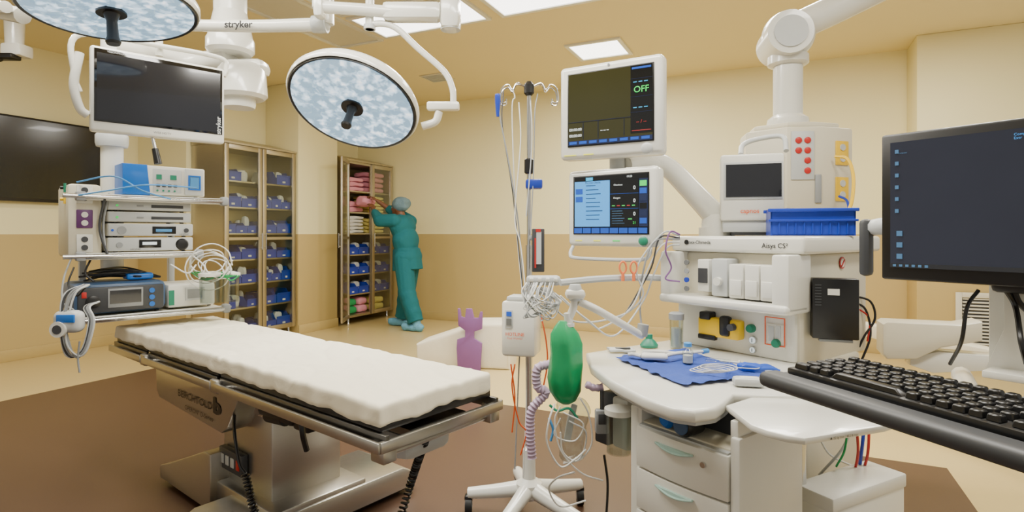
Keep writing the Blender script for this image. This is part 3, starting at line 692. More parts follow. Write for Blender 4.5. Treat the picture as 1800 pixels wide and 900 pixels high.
o,hx,hy,h=device(FS,'insufflator_unit','white and blue surgical device with green display on top shelf','medical device',-.15,.235,.03,.32,1.395,1.555,M_white)
b=MB();b.prism([(-hx-.002,.004),(-.07,.004),(-.085,h+.002),(-hx-.002,h+.002)],-hy-.004,hy,M_bluedev,bev=.006);b.make('side_panel',o,'blue front panel')
b=MB();b.bx(-.06,.075,-hy-.004,-hy,.02,h-.015,M_lgrey,.002);b.bx(-.045,-.02,-hy-.007,-hy-.003,.09,.115,M_greenp);b.bx(.02,.05,-hy-.007,-hy-.003,.09,.115,M_greenp)
for i in range(4): b.bx(-.045+i*.027,-.028+i*.027,-hy-.008,-hy-.003,.05,.065,M_dgrey,.001);b.cyl((-.04+i*.027,-hy-.008,.03),(-.04+i*.027,-hy-.003,.03),.005,M_greenp,n=10)
b.make('control_panel',o)
b=MB();b.bx(.09,hx-.01,-hy-.01,-hy,.012,h-.005,M_lgrey,.008);b.frame(.105,hx-.025,.04,.12,-hy-.014,-hy-.008,.008,M_bluedev);b.bx(.115,hx-.035,-hy-.013,-hy-.009,.05,.11,M_lblue);b.make('display',o,'blue framed square display')
def unit(z0,z1,w0,w1,lab,style):
    o,hx,hy,h=device(FS,'video_console',lab,'medical device',w0,w1,.03,.34,z0,z1,M_white,.006)
    b=MB();b.bx(-hx+.004,hx-.004,-hy-.003,-hy+.001,.008,h-.004,M_lgrey,.002)
    if style==0: b.bx(.0,.15,-hy-.005,-hy-.002,h*.35,h*.62,M_dgrey,.001);b.cyl((-hx+.04,-hy-.006,h*.5),(-hx+.04,-hy-.002,h*.5),.006,M_sgr,n=10);b.box((-.05,-hy-.004,h*.5),(.03,.004,.008),M_grey)
    if style==1:
        b.cyl((-hx+.06,-hy-.008,h*.5),(-hx+.06,-hy-.002,h*.5),.02,M_grey,n=20);b.bx(.0,.11,-hy-.006,-hy-.002,h*.25,h*.8,M_sblk,.001);b.bx(.015,.09,-hy-.007,-hy-.005,h*.4,h*.6,M_lblue)
        b.cyl((hx-.035,-hy-.008,h*.5),(hx-.035,-hy-.002,h*.5),.012,M_dgrey,n=16);b.cyl((-hx+.02,-hy-.008,h*.5),(-hx+.02,-hy-.002,h*.5),.006,M_sbl,n=10)
    if style==2:
        b.bx(-.06,.04,-hy-.006,-hy-.002,h*.3,h*.85,M_sblk,.001);b.bx(-.045,.02,-hy-.007,-hy-.005,h*.5,h*.7,M_swh);b.lathe([(.03,-.004),(.034,0),(.025,.012),(.012,.014)],(hx-.055,-hy,h*.5),M_black,axis=(0,-1,0),n=24)
        b.cyl((-hx+.05,-hy-.008,h*.5),(-hx+.05,-hy-.002,h*.5),.014,M_grey,n=16)
    b.make('front_panel',o)
    if style: txt(o,'stryker',(-hx+.12 if style==2 else hx-.045,-hy-.0045,h*.22),.016,M_inkg)
unit(1.102,1.178,-.215,.175,'white video console with round dial on middle boom shelf',2)
unit(1.18,1.25,-.215,.175,'white video console with small blue display on middle boom shelf',1)
unit(1.252,1.31,-.215,.165,'slim white recorder console stacked on the boom shelf',0)
unit(1.312,1.37,-.215,.165,'slim white console at top of the stack',0)
o,hx,hy,h=device(FS,'patient_monitor','blue-grey portable monitor with wide screen on bottom shelf','medical device',-.36,.04,.0,.3,.795,.955,M_navy,.03)
b=MB();b.bx(-hx+.02,hx-.015,-hy-.006,-hy+.01,.015,h-.02,M_dgrey,.012);b.lathe([(.03,0),(.03,.012),(.02,.016)],(-.12,-hy-.004,.07),M_black,axis=(0,-1,0),n=24)
for z in(.04,.075,.11): b.cyl((.13,-hy-.01,z),(.13,-hy-.002,z),.013,M_bluedev,n=16)
b.bx(-.165,-.145,-hy-.009,-hy-.002,.09,.12,M_red,.002);b.make('front_panel',o)
b=MB();b.bx(-.06,.09,-hy-.01,-hy-.004,.035,h-.03,M_grey,.002);b.bx(-.052,.082,-hy-.0115,-hy-.009,.055,h-.04,M_screen);b.make('screen',o)
o,hx,hy,h=device(FS,'infusion_console','small white medical console with grey display on bottom shelf','medical device',.05,.285,.02,.3,.795,.925,M_white,.012)
b=MB();b.frame(-.035,.06,.04,.11,-hy-.006,-hy-.001,.01,M_lgrey);b.bx(-.025,.05,-hy-.004,-hy,.05,.1,M_grey);b.make('display',o)
b=MB();b.bx(-hx+.004,-hx+.03,-hy-.003,-hy,.02,.1,M_greenp);b.make('side_stripe',o)
o=thing('folded_cable_pack','black cable and small devices lying on the shelf monitor','cable bundle',FS.w(-.15,.12,.957),46)
b=MB()
for i in range(8): b.tube([(-.16+random.uniform(0,.05),random.uniform(-.08,.08),.01+.006*i),(-.05,random.uniform(-.1,.1),.02+.006*i),(.06,random.uniform(-.1,.1),.015+.006*i),(.18,random.uniform(-.05,.05),.01)],.005,M_black,n=6)
b.soft((.08,-.03,.02),(.12,.1,.035),M_bluedev,r=.012);b.make('cable_coil',o)
o=thing('hanging_pump_module','white handheld medical module hanging by grey cables from shelf','medical device',W(122,565,2.55))
b=MB();b.soft((0,0,0),(.12,.07,.1),M_lgrey,r=.03,cuts=(8,6,8));b.cyl((-.02,-.045,-.03),(-.02,-.03,-.03),.035,M_white,n=24);b.cyl((-.02,-.048,-.03),(-.02,-.04,-.03),.02,M_dgrey,n=20);b.bx(-.03,.05,-.04,-.03,.0,.035,M_bluedev,.003);b.make('housing',o)
for k in range(8):
    b=MB();dx=random.uniform(-8,8)
    b.tube([W(150+dx,500,2.6),W(115+dx*2,520,2.55),W(108+dx,560+k*5,2.53),W(120+dx*2,625,2.55),W(145+dx,615,2.56),W(158+dx,565,2.58),W(150+dx,540,2.6),W(175,530,2.65)],.0042,(M_grey,M_lgrey,M_dgrey)[k%3],n=6,sm=8);b.make('cable',o,'grey looping cable',world=True)
b=MB();b.tube([W(140,600,2.55),W(137,630,2.55),W(140,655,2.55)],.004,M_grey);b.make('cable',o,world=True)
o=thing('coiled_suction_tubing','clear coiled suction tubing and green wires draped on rail','tubing',W(375,470,3.05))
for k in range(7):
    b=MB();cu,cv=378+random.uniform(-14,14),468+random.uniform(-10,10);ru,rv=20+k*3.5,15+k*2.8
    b.tube([W(cu+ru*math.cos(t*.8),cv+rv*math.sin(t*.8)+4*math.sin(t+k),3.0+.05*math.sin(t*1.3+k)) for t in range(9)],.0033,M_lin,n=6,sm=6);b.make('tube_loop',o,world=True)
b=MB()
for k in range(10): b.tube([W(335+k*6,478,3.0),W(360+k*5,488+random.uniform(-5,5),2.98),W(385+k*4,484,3.0)],.004,M_grn,n=6)
b.make('green_wire',o,'green wires',world=True)
o=thing('suction_canister','clear plastic suction canister with white lid hanging on shelf rail','canister',W(400,530,3.1),0,group='canisters on the equipment boom')
b=MB();b.lathe([(.055,-.0),(.06,.14),(.058,.14),(.053,.004)],(0,0,0),M_clear);b.make('jar',o)
b=MB();b.lathe([(.064,.14),(.064,.155),(.03,.165)],(0,0,0),M_white);b.make('lid',o)
dup(o,1,lambda i:Matrix.Translation(W(372,532,3.0)))
o=thing('ceiling_camera','small white camera bracket on the upper wall','camera',W(30,90,4.5))
b=MB();b.box((0,0,0),(.16,.14,.1),M_enam,bev=.02);b.cyl((-.02,0,.04),(-.02,0,.3),.06,M_enam,r2=.07);b.make('mount',o)
b=MB();b.box((-.04,-.05,-.06),(.16,.1,.04),M_black,bev=.01);b.sph((-.1,-.05,-.07),.03,M_black);b.make('camera_body',o)
# ---------------------------------------------------------------- right boom
FB=Fr(*W(1385,300,3.0).xy,-12)
o=tf(FB,'anesthesia_boom','white ceiling boom with outlet head and gas connections','ceiling boom')
b=MB();b.cyl((0,0,1.75),(0,0,2.12),.072,M_enam,n=28);b.lathe([(.1,1.74),(.105,1.76),(.1,1.8),(.075,1.82)],(0,0,0),M_enam);b.make('column',o)
b=MB();b.lathe([(.085,0),(.1,.01),(.1,.05),(.085,.06)],(0,0,2.08),M_enam);b.sph((0,0,2.24),(.13,.13,.13),M_enam,n=24);b.cyl((-.02,-.14,2.22),(-.02,.14,2.22),.11,M_enam,n=32);b.cyl((-.02,-.148,2.22),(-.02,.148,2.22),.08,M_lgrey,n=32);b.make('elbow',o,'white rounded elbow joint')
b=MB();pa=FB.L(W(1380,60,3.0));pb=FB.L(W(1620,-60,2.8));b.tube([V((-.02,0,2.26)),pa.lerp(pb,.4),pb],.075,M_enam,n=20);b.cyl(pb,V((pb.x,pb.y,ZC)),.1,M_enam);b.make('spring_arm',o,'thick white diagonal arm')
oct2=[(-.22,-.06),(-.05,-.19),(.12,-.17),(.28,-.08),(.27,.1),(.1,.2),(-.12,.2),(-.22,.1)]
b=MB();b.prism(oct2,1.3,1.73,M_cream,plane='xy',bev=.015);b.prism([(p[0]*.8,p[1]*.8) for p in oct2],1.73,1.76,M_cream,plane='xy',bev=.01)
b.prism([(p[0]*.9,p[1]*.9) for p in oct2],.75,1.3,M_cream,plane='xy',bev=.01);b.make('outlet_head',o,'cream faceted outlet head')
def face(p,q,t,zz):
    p=V(p);q=V(q);d=(q-p).normalized();n=V((d.y,-d.x));c=p.lerp(q,t)+n*.004
    return V((c.x,c.y,zz)),Matrix(((d.x,-n.x,0),(d.y,-n.y,0),(0,0,1)))
for z in(1.66,1.61,1.56,1.51):
    for t in(.3,.55):
        if t==.3 and z<1.6: continue
        c,R=face(oct2[1],oct2[2],t,z);b=MB();b.lathe([(.016,-.005),(.016,.006),(.01,.008)],c,M_red,axis=R@V((0,-1,0)),n=16);b.make('red_outlet',o,'round red power outlet')
c,R=face(oct2[1],oct2[2],.42,1.585);b=MB();b.box(c-R@V((0,-.001,0)),(.11,.006,.24),M_lgrey,rot=R,bev=.002);b.make('outlet_plate',o)
for z in(1.6,1.42):
    b=MB();c,R=face(oct2[2],oct2[3],.62,z);b.box(c,(.08,.006,.12),M_yellow,rot=R,bev=.002)
    for dz in(-.028,.028): b.lathe([(.017,0),(.017,.004)],c+R@V((0,-.003,dz)),M_lgrey,axis=R@V((0,-1,0)),n=14)
    b.make('yellow_outlet',o,'flat yellow gas outlet plate')
b=MB();c,R=face(oct2[1],oct2[2],.85,1.42);b.box(c,(.03,.01,.14),M_grey,rot=R,bev=.003);b.make('cover_plate',o)
tubes(o,[([(1468,275,2.8),(1490,280,2.75),(1500,310,2.7),(1498,350,2.65),(1490,375,2.6)],.008,M_yellow),([(1475,345,2.8),(1488,352,2.75),(1492,370,2.7),(1488,395,2.6)],.006,M_blue)],'hose',lab='gas hose')
# ---------------------------------------------------------------- anesthesia machine
FM=Fr(.31,1.515,-53.13)
o=tf(FM,'anesthesia_machine','white anesthesia workstation with drawers, worktop and gas module column','anesthesia machine')
AM=o
b=MB();b.bx(0,.3,.035,.31,.1,.70,M_cream,.006);b.bx(-.02,.015,.03,.31,.1,.735,M_white,.006);b.bx(.285,.31,.02,.31,.1,.735,M_white,.006);b.bx(.0,.3,.2,.30,.70,.765,M_cream);b.make('cabinet_body',o)
def drawer(z0,z1,zh):
    b=MB();n=10;pts=[]
    for i in range(n+1):
        x=.016+.268*i/n;pts.append((x,-.010*math.sin(math.pi*i/n)+.014))
    poly=pts+[(.284,.04),(.016,.04)];b.prism(poly,z0,z1,M_enam,plane='xy',bev=.003);d=b.make('drawer',AM,'white drawer front')
    h=MB();Q=[]
    for i in range(9):
        t=i/8;x=.09+.11*t;Q.append((x,-.001-.005*math.sin(math.pi*t),zh-.010*math.sin(math.pi*t)))
    h.tube(Q,.003,M_tealh,n=8,sm=2);h.prism([(.09+.11*i/8,zh-.012*math.sin(math.pi*i/8)) for i in range(9)],-.004,.01,M_tealh,plane='xz');h.make('handle',d,'pale teal crescent pull')
drawer(.585,.69,.67);drawer(.475,.58,.562);drawer(.345,.47,.45);drawer(.2,.34,.315);drawer(.11,.195,.175)
b=MB();b.lathe([(.007,0),(.007,.004)],(.225,.006,.655),M_chrome,axis=(0,-1,0),n=12);b.make('lock',o)
b=MB();b.bx(.02,.28,.12,.2,.692,.768,M_dgrey);b.bx(.0,.02,.03,.2,.69,.77,M_white,.003);b.bx(.28,.3,.03,.2,.69,.77,M_white,.003);b.bx(.02,.28,.02,.2,.688,.695,M_lgrey);b.make('recess',o,'dark recess above drawers')
b=MB();b.lathe([(.022,-.03),(.028,-.02),(.028,.03),(.022,.04)],(.16,.05,.727),M_black,axis=(0,-1,0),n=24);b.lathe([(.02,.03),(.02,.045)],(.16,.05,.727),M_navy,axis=(0,-1,0),n=24);b.make('flow_knob',o,'black and blue flow knob')
b=MB();b.lathe([(.018,-.02),(.022,.02),(.014,.03)],(.1,.05,.724),M_bluedev,axis=(0,-1,0),n=20);b.make('flow_knob',o,'blue knob')
wt=[FM.pz(*p,.8) for p in((1030,620),(1038,642),(1072,668),(1130,698),(1180,716),(1222,722),(1258,717),(1275,706),(1290,692))]
wt+= [(.33,.25),(.33,.6),(-.33,.62)]
b=MB();b.prism(wt,.77,.80,M_enam,plane='xy',bev=.008,seg=3);b.make('worktop',o,'white curved worktop')
b=MB();b.prism([(p[0]*.95,p[1]+.02) for p in wt],.756,.772,M_lgrey,plane='xy',bev=.005);b.make('worktop_edge',o,'grey underside edge')
c=FM.L(W(1096,672,1.5));c.z=.785
b=MB();b.lathe([(.012,-.02),(.012,.004)],c,M_greenp,axis=(-.55,-1,0),n=20);b.make('badge',o,'round green badge')
tr=[(.25,.06),(.36,-.02),(.40,-.03),(.44,-.026),(.47,-.01),(.535,.2),(.54,.24),(.52,.3),(.40,.4),(.25,.36)]
b=MB();b.prism(tr,.777,.792,M_enam,plane='xy',bev=.004,seg=2);b.make('side_tray',o,'thin white pull-out side tray')
txt(o,'\u25b2 22 kg max / 48.5 lb max',(.503,.085,.784),.007,M_ink,rot=(90,0,72))
b=MB();b.bx(-.29,.16,.60,1.08,.78,1.135,M_cream,.012);b.bx(-.30,.19,.57,1.12,1.135,1.19,M_enam,.012,3);b.bx(-.28,.15,.585,.62,.80,.95,M_white,.006);b.make('column',o,'white module column')
b=MB();b.bx(-.25,.17,.62,1.0,.1,.79,M_cream,.012);b.cyl((.235,.45,.1),(.235,.45,.77),.014,M_chrome,n=14);b.bx(.2,.27,.3,.5,.75,.772,M_grey,.003);b.make('rear_body',o,'cream rear body and steel support post')
b=MB();b.bx(-.295,.175,.49,.62,.955,.985,M_enam,.012,3);b.bx(.12,.175,.5,.64,.955,1.135,M_enam,.008);b.bx(-.295,-.25,.5,.64,.955,1.135,M_enam,.008);b.make('module_shelf',o)
for i in range(4):
    b=MB();x0,_=FM.pl(1281+i*27.5,480,.52);x1,_=FM.pl(1281+(i+1)*27.5-2,480,.52);b.bx(x0,x1,.52,.61,.99,1.10,M_enam,.004);b.bx(x0+.004,x1-.004,.514,.522,1.0,1.05,M_white,.003);b.make('vaporizer_cover',o,'white module cover')
x0,_=FM.pl(1250,480,.53);x1,_=FM.pl(1278,480,.53)
b=MB();b.bx(x0,x1,.53,.61,.99,1.115,M_lgrey,.006);b.cyl(((x0+x1)/2,.53,1.04),((x0+x1)/2,.515,1.04),.014,M_white,n=16);b.make('gas_module',o)
x0,_=FM.pl(1226,480,.54);x1,_=FM.pl(1246,480,.54)
b=MB();b.bx(x0,x1,.54,.61,1.0,1.11,M_white,.004);b.bx(x0+.005,x1-.005,.536,.542,1.03,1.08,M_dgrey);b.make('gas_module',o)
for i,z in enumerate((1.1,1.07,1.04,1.01)): 
    b=MB();x,_=FM.pl(1208,450,.5);b.lathe([(.009,0),(.009,.006)],(x,.5,z),(M_inkg,M_grey,M_blue,M_inkg)[i],axis=(0,-1,0),n=12);b.make('sensor_port',o)
x,_=FM.pl(1226,424,.57);txt(o,'Datex-Ohmeda',(x,.568,1.168),.017,M_ink,bold=.01);x,_=FM.pl(1362,432,.57);txt(o,'Aisys CS\u00b2',(x,.568,1.16),.022,M_ink,bold=.01)
b=MB();b.lathe([(.009,0),(.009,.003)],(FM.pl(1207,424,.57)[0],.571,1.168),M_ink,axis=(0,-1,0),n=16);b.make('emblem',o,'round dark emblem')
FM2=Fr(*FM.w(.162,0).xy,FM.deg+90)
c=FM2.w(*fp(FM2,1480,462,0)[:2]);c.z=fp(FM2,1480,462,0).z
q=(FM2.y*-1);b=MB();ax=(q.x,q.y,0)
b.lathe([(.02,0),(.02,.002)],c,M_red,axis=ax,n=24);b.lathe([(.015,.001),(.015,.003)],c,M_lin,axis=ax,n=24);b.box(c+V(ax)*.0035,(.004,.004,.03),M_red,rot=(0,45,FM2.deg));b.make('warning_symbol',o,'red prohibition symbol',world=True)
def kn(u,v,r,m,y=.585,d=.02,name='knob',lab=None):
    x,z=FM.pl(u,v,y);b=MB();b.lathe([(r,0),(r,d*.7),(r*.8,d)],(x,y,z),m,axis=(0,-1,0),n=20);b.make(name,o,lab)
kn(1322,577,.014,M_greenp,lab='green knob');kn(1367,603,.014,M_greenp,lab='green knob')
b=MB();fb(b,FM,1347,570,1378,612,.578,.01,M_white,.002);fb(b,FM,1350,573,1360,600,.575,.004,M_lgrey,.001);fb(b,FM,1363,573,1372,595,.575,.004,M_lgrey,.001)
x,z=FM.pl(1362,608,.576);b.frame(x-.033,x+.033,z-.0,z+.09,.5745,.577,.003,M_orange);b.make('flowmeter',o,'flowmeter with orange border')
for (u,v,r) in((1323,598,.013),(1323,615,.011)):
    x,z=FM.pl(u,v,.58);b=MB();b.lathe([(r,0),(r,.008)],(x,.585,z),M_lgrey,axis=(0,-1,0),n=20);b.lathe([(r*.8,0),(r*.8,.001)],(x,.577,z),M_swh,axis=(0,-1,0),n=20);b.box((x,.575,z),(.002,.001,r),M_ink);b.make('gauge',o,'round pressure gauge')
for(x,y)in((.02,.05),(.28,.05),(.0,.9),(.1,.95)):
    b=MB();b.cyl((x-.02,y,.05),(x+.02,y,.05),.05,M_rub,n=20);b.box((x,y,.09),(.05,.06,.04),M_grey,bev=.01);b.make('caster',o)
b=MB();b.bx(-.25,.32,.1,.95,.085,.12,M_grey,.01);b.make('chassis',o)
b=MB();fb(b,FM,1045,725,1068,780,.12,.05,M_dgrey,.006);fb(b,FM,1058,690,1082,740,.15,.06,M_dgrey,.006);fb(b,FM,1075,700,1103,790,.1,.12,M_white,.01);b.make('hose_bracket',o,'dark bracket under the worktop')
tubes(o,[([(1200,492,2.1),(1140,488,2.05),(1060,490,2.0),(985,497,1.95)],.012,M_lgrey)],'support_rail',lab='grey horizontal support arm')
b=MB();b.tube([W(1018,530,1.75),W(1050,545,1.75),W(1090,568,1.78),W(1128,590,1.85)],.012,M_white,n=12);b.lathe([(.018,0),(.022,.01),(.02,.04),(.016,.05)],W(1011,520,1.75)-V((0,0,.015)),M_lgrey);b.box(W(1011,517,1.75),(.06,.05,.03),M_white,bev=.012)
b.tube([W(1011,520,1.75),W(1008,540,1.75),W(1000,560,1.75)],.012,M_white,n=12);b.cyl(W(1128,590,1.85),W(1131,570,1.85),.018,M_grey);b.make('breathing_arm',o,'white breathing circuit arm',world=True)
for u in(1095,1114):
    b=MB();b.tube([W(u+6*math.cos(t),470+10*math.sin(t),2.0) for t in [i*math.pi/4 for i in range(9)]],.0035,M_orl,n=6,sm=4);b.tube([W(u,480,2.0),W(u,494,2.0)],.006,M_orl,n=6);b.make('hose_clip',o,'orange loop clip',world=True)
tubes(o,[([(1195,415,2.0),(1165,410,2.0),(1120,470,2.0),(1130,520,2.0),(1090,555,2.0),(1010,565,1.95),(950,520,1.95)],.0032,M_lgrey),
 ([(1195,420,2.0),(1150,425,2.0),(1130,480,2.0),(1125,540,2.05),(1130,590,2.0)],.0035,M_grey),
 ([(1195,418,2.0),(1160,418,2.0),(1145,470,2.0),(1118,520,2.05),(1100,550,2.0)],.003,M_dgrey),
 ([(1195,425,2.0),(1165,430,2.0),(1140,470,2.0),(1110,540,2.0),(1060,575,2.0),(1040,570,1.95),(985,520,1.9)],.0032,M_lin),
 ([(1195,430,2.0),(1172,436,2.0),(1150,480,2.0),(1130,530,2.02),(1080,590,1.9),(1030,560,1.9),(975,515,1.95)],.003,M_lgrey),
 ([(1195,412,2.0),(1178,408,1.98),(1170,440,1.98),(1180,470,2.0),(1170,490,2.0),(1195,495,2.0)],.003,M_lav)],'cable',lab='thin grey cable')
tubes(o,[([(1500,520,2.0),(1530,530,2.0),(1538,560,2.0),(1520,590,2.0),(1510,610,2.0)],.004,M_black),([(1505,540,2.0),(1528,560,2.0),(1525,600,2.0)],.003,M_red),([(1500,530,2.0),(1522,545,2.0),(1530,590,2.0),(1512,640,2.0)],.004,M_black),
 ([(1520,740,1.7),(1515,790,1.7),(1508,840,1.75)],.005,M_blue),([(1505,740,1.65),(1508,800,1.68),(1495,850,1.75)],.004,M_red),([(1528,745,1.7),(1525,800,1.7),(1512,840,1.75)],.004,M_red),([(1490,740,1.65),(1485,790,1.65),(1470,820,1.7)],.003,M_grn),
 ([(1500,745,1.7),(1480,790,1.7),(1440,835,1.75)],.004,M_lgrey),([(1440,770,1.7),(1460,800,1.72),(1500,820,1.8)],.003,M_lin)],'cable',lab='coloured power cable')
FU=Fr(.357,2.1,-30)
o=tf(FU,'vital_signs_monitor','white-framed vital signs monitor showing OFF on olive screen','monitor')
b=MB();b.bx(-.2,.2,0,.07,1.48,1.838,M_enam,.018,3);b.bx(-.12,.12,.07,.11,1.52,1.8,M_white,.02);b.make('housing',o)
b=MB();b.bx(-.165,.17,-.003,.003,1.528,1.808,M_black,.002);b.bx(-.16,.165,-.0045,-.002,1.533,1.803,M_oliv);b.bx(.085,.165,-.0055,-.004,1.56,1.803,M_sblk)
for z in(1.635,1.69,1.755): b.bx(.085,.165,-.0062,-.005,z,z+.001,M_navys)
b.bx(-.16,.165,-.0062,-.004,1.533,1.55,M_navys)
for i in range(8): b.bx(-.155+i*.04,-.125+i*.04,-.0068,-.006,1.537,1.547,M_sbl)
for i in range(3): b.bx(.095+i*.02,.108+i*.02,-.0068,-.005,1.742,1.745,M_scy);b.bx(.095+i*.02,.108+i*.02,-.0068,-.005,1.65,1.653,M_scy);b.bx(-.03+i*.012,-.022+i*.012,-.0068,-.004,1.58,1.582,M_swh)
for x in(-.1,-.04,.06): b.bx(x,x+.001,-.0062,-.004,1.555,1.62,M_navys)
b.bx(-.16,.085,-.0062,-.004,1.62,1.621,M_navys)
b.bx(.09,.16,-.0068,-.005,1.79,1.797,M_sbl);b.bx(.09,.16,-.0068,-.005,1.568,1.57,M_srd)
b.make('screen',o,'olive monitor screen')
txt(o,'OFF',(.125,-.0075,1.715),.032,M_sgr,bold=.01);txt(o,'00:00:00',(-.13,-.0075,1.592),.015,M_swh);txt(o,'00:00:00',(-.13,-.0075,1.569),.015,M_swh);txt(o,'-- / --',(.125,-.0075,1.60),.018,M_srd)
b=MB();b.lathe([(.02,0),(.02,.012),(.014,.016)],(.145,-.0,1.502),M_lgrey,axis=(0,-1,0),n=24);b.make('dial',o)
b=MB();b.lathe([(.005,0),(.005,.002)],(-.0,0,1.822),M_grey,axis=(0,-1,0),n=12);b.bx(-.18,-.13,-.001,.0,1.495,1.499,M_syl);b.bx(-.1,-.06,-.001,.0,1.495,1.499,M_syl);b.each('indicator',o)
FL=Fr(.366,2.12,-37)
o=tf(FL,'ventilator_monitor','white-framed ventilator touchscreen with light blue checkout menu','monitor')
b=MB();b.bx(-.185,.185,0,.07,1.15,1.442,M_enam,.018,3);b.bx(-.12,.12,.07,.1,1.18,1.4,M_white,.02);b.make('housing',o)
b=MB();b.bx(-.158,.155,-.003,.003,1.195,1.42,M_black,.002);b.bx(-.15,.0,-.005,-.002,1.225,1.405,M_slb);b.bx(.002,.115,-.005,-.002,1.225,1.405,M_sblk);b.bx(.117,.15,-.005,-.002,1.225,1.405,M_navys)
for i in range(8): b.bx(-.152+i*.038,-.118+i*.038,-.005,-.002,1.2,1.22,M_sbl)
b.bx(-.15,.15,-.0056,-.004,1.398,1.415,M_sblk);b.bx(-.1,-.07,-.0062,-.005,1.4,1.412,M_scy)
for i in range(6): b.bx(.12,.147,-.0062,-.004,1.235+i*.027,1.255+i*.027,(M_sbl,M_navys,M_sblk,M_navys,M_sbl,M_sgr)[i])
for i in range(9): b.bx(-.1,-.03-random.uniform(0,.03),-.006,-.004,1.38-i*.016,1.382-i*.016,M_navys)
b.bx(-.145,-.115,-.006,-.004,1.35,1.37,M_sbl);b.bx(-.145,-.115,-.006,-.004,1.32,1.34,M_sbl)
for i in range(5): b.bx(.01+i*.02,.022+i*.02,-.006,-.004,1.30,1.303,M_srd if i%2 else M_sgr)
for z in (1.345,1.29): b.bx(.002,.115,-.0056,-.004,z,z+.001,M_sbl)
for i in range(6): b.bx(.01,.05+random.uniform(0,.02),-.006,-.004,1.236+i*.009,1.2375+i*.009,M_icon)
b.bx(.075,.09,-.006,-.004,1.25,1.254,M_sgr);b.make('screen',o,'touchscreen with menu and readings')
for z in(1.365,1.318,1.27): txt(o,'0',(.1,-.0065,z),.019,M_swh,bold=.01)
txt(o,'21',(.10,-.0065,1.238),.013,M_sgr);txt(o,'Checkout',(.035,-.0065,1.378),.009,M_swh);txt(o,'Oxygen',(.03,-.0065,1.33),.009,M_swh);txt(o,'19:20',(.08,-.0065,1.407),.01,M_swh);txt(o,'Pre-Use Checks',(-.07,-.0065,1.392),.01,M_ink)
b=MB();b.lathe([(.016,0),(.016,.014),(.01,.018)],(.135,0,1.172),M_greenp,axis=(0,-1,0),n=24);b.lathe([(.022,0),(.022,.003)],(.135,0,1.172),M_lgrey,axis=(0,-1,0),n=24);b.make('dial',o,'green rotary dial')
b=MB();b.tube([(-.16,.0,1.15),(-.16,-.02,1.12),(-.12,-.03,1.105),(.12,-.03,1.105),(.16,-.02,1.12),(.16,0,1.15)],.007,M_lgrey,n=8);b.make('handle',o,'grey grab bar')
b=MB()
for i,m in enumerate((M_syl,M_syl,M_sgr)): b.bx(-.15+i*.08,-.12+i*.08,-.0012,0,1.17,1.174,m)
b.each('indicator',o)
o=AM
b=MB();p=[W(1140,280,2.28),W(1175,295,2.3),W(1225,345,2.3),W(1262,385,2.3)]
b.tube(p,.045,M_enam,n=16,rf=lambda j,t:.036+.012*t);b.lathe([(.06,-.05),(.065,0),(.06,.04)],W(1262,395,2.3),M_enam);b.cyl(W(1260,400,2.3),W(1260,418,2.3),.07,M_enam)
b.tube([W(1100,290,2.2),W(1130,285,2.25),W(1150,290,2.28)],.035,M_enam,n=12)
b.tube([W(1085,270,2.2),W(1085,310,2.21)],.03,M_lgrey,n=10);b.make('monitor_arm',o,'thick white monitor arm',world=True)
FCp=Fr(*W(1322,330,2.15).xy,-18)
o=tf(FCp,'capnography_monitor','small white portable monitor with grey screen on machine top','monitor')
b=MB();fb(b,FCp,1266,270,1380,388,0,.09,M_enam,.012);b.tube([FCp.L(W(1302,272,2.2)),FCp.L(W(1306,255,2.25)),FCp.L(W(1330,245,2.28)),FCp.L(W(1375,240,2.25)),FCp.L(W(1382,265,2.2))],.010,M_lgrey,n=10);b.make('housing',o)
b=MB();fb(b,FCp,1272,284,1376,350,-.003,.004,M_lgrey,.002);fb(b,FCp,1276,288,1374,346,-.005,.003,M_screen,0);b.make('screen',o)
x,z=FCp.pl(1318,371,-.002);txt(o,'capnos',(x,-.003,z),.024,M_inko,bold=.01)
b=MB();fb(b,FCp,1270,388,1375,408,.01,.12,M_lgrey,.006);fb(b,FCp,1285,405,1365,414,.02,.1,M_dgrey,.004);b.make('stand',o)
FBn=Fr(*W(1428,400,1.93).xy,-18)
o=tf(FBn,'blue_tray_bin','blue plastic storage bin sitting on top of the machine','storage bin')
b=MB();z0=1.192;z1=1.285;xw=.125
b.prism([(-xw,z0),(xw,z0),(xw+.006,z1),(-xw-.006,z1)],0,.006,M_blue);b.prism([(-xw,z0),(xw,z0),(xw+.006,z1),(-xw-.006,z1)],.13,.136,M_blue)
b.bx(-xw,xw,0,.136,z0,z0+.005,M_blue);b.bx(-xw-.005,-xw,0,.136,z0,z1,M_blue);b.bx(xw,xw+.005,0,.136,z0,z1,M_blue)
b.bx(-xw-.012,xw+.012,-.008,.006,z0+.048,z0+.056,M_blue,.002);b.bx(-xw-.014,xw+.014,-.01,.004,z1-.012,z1,M_blue,.003);b.bx(-xw-.014,xw+.014,.132,.145,z1-.012,z1,M_blue,.003)
for i in range(9): b.bx(-xw+.02+i*.026,-xw+.024+i*.026,-.004,.0,z0+.005,z0+.045,M_blue)
b.make('bin',o)
b=MB();b.soft((0,.07,z0+.06),(.22,.1,.06),M_dgrey,r=.02,amp=.01,fr=20);b.make('contents',o,'dark items in bin')
FPC=Fr(*W(1469,545,1.72).xy,-20)
o=tf(FPC,'mini_computer','small black desktop computer mounted on the machine side','computer')
b=MB();fb(b,FPC,1428,490,1511,597,0,.05,M_black,.004)
for i in range(8): fb(b,FPC,1433,500+i*5,1444,502+i*5,-.002,.003,M_dgrey,0)
b.make('case',o)
b=MB();fb(b,FPC,1455,508,1476,519,-.001,.002,M_white,0);b.make('sticker',o,'white label sticker')
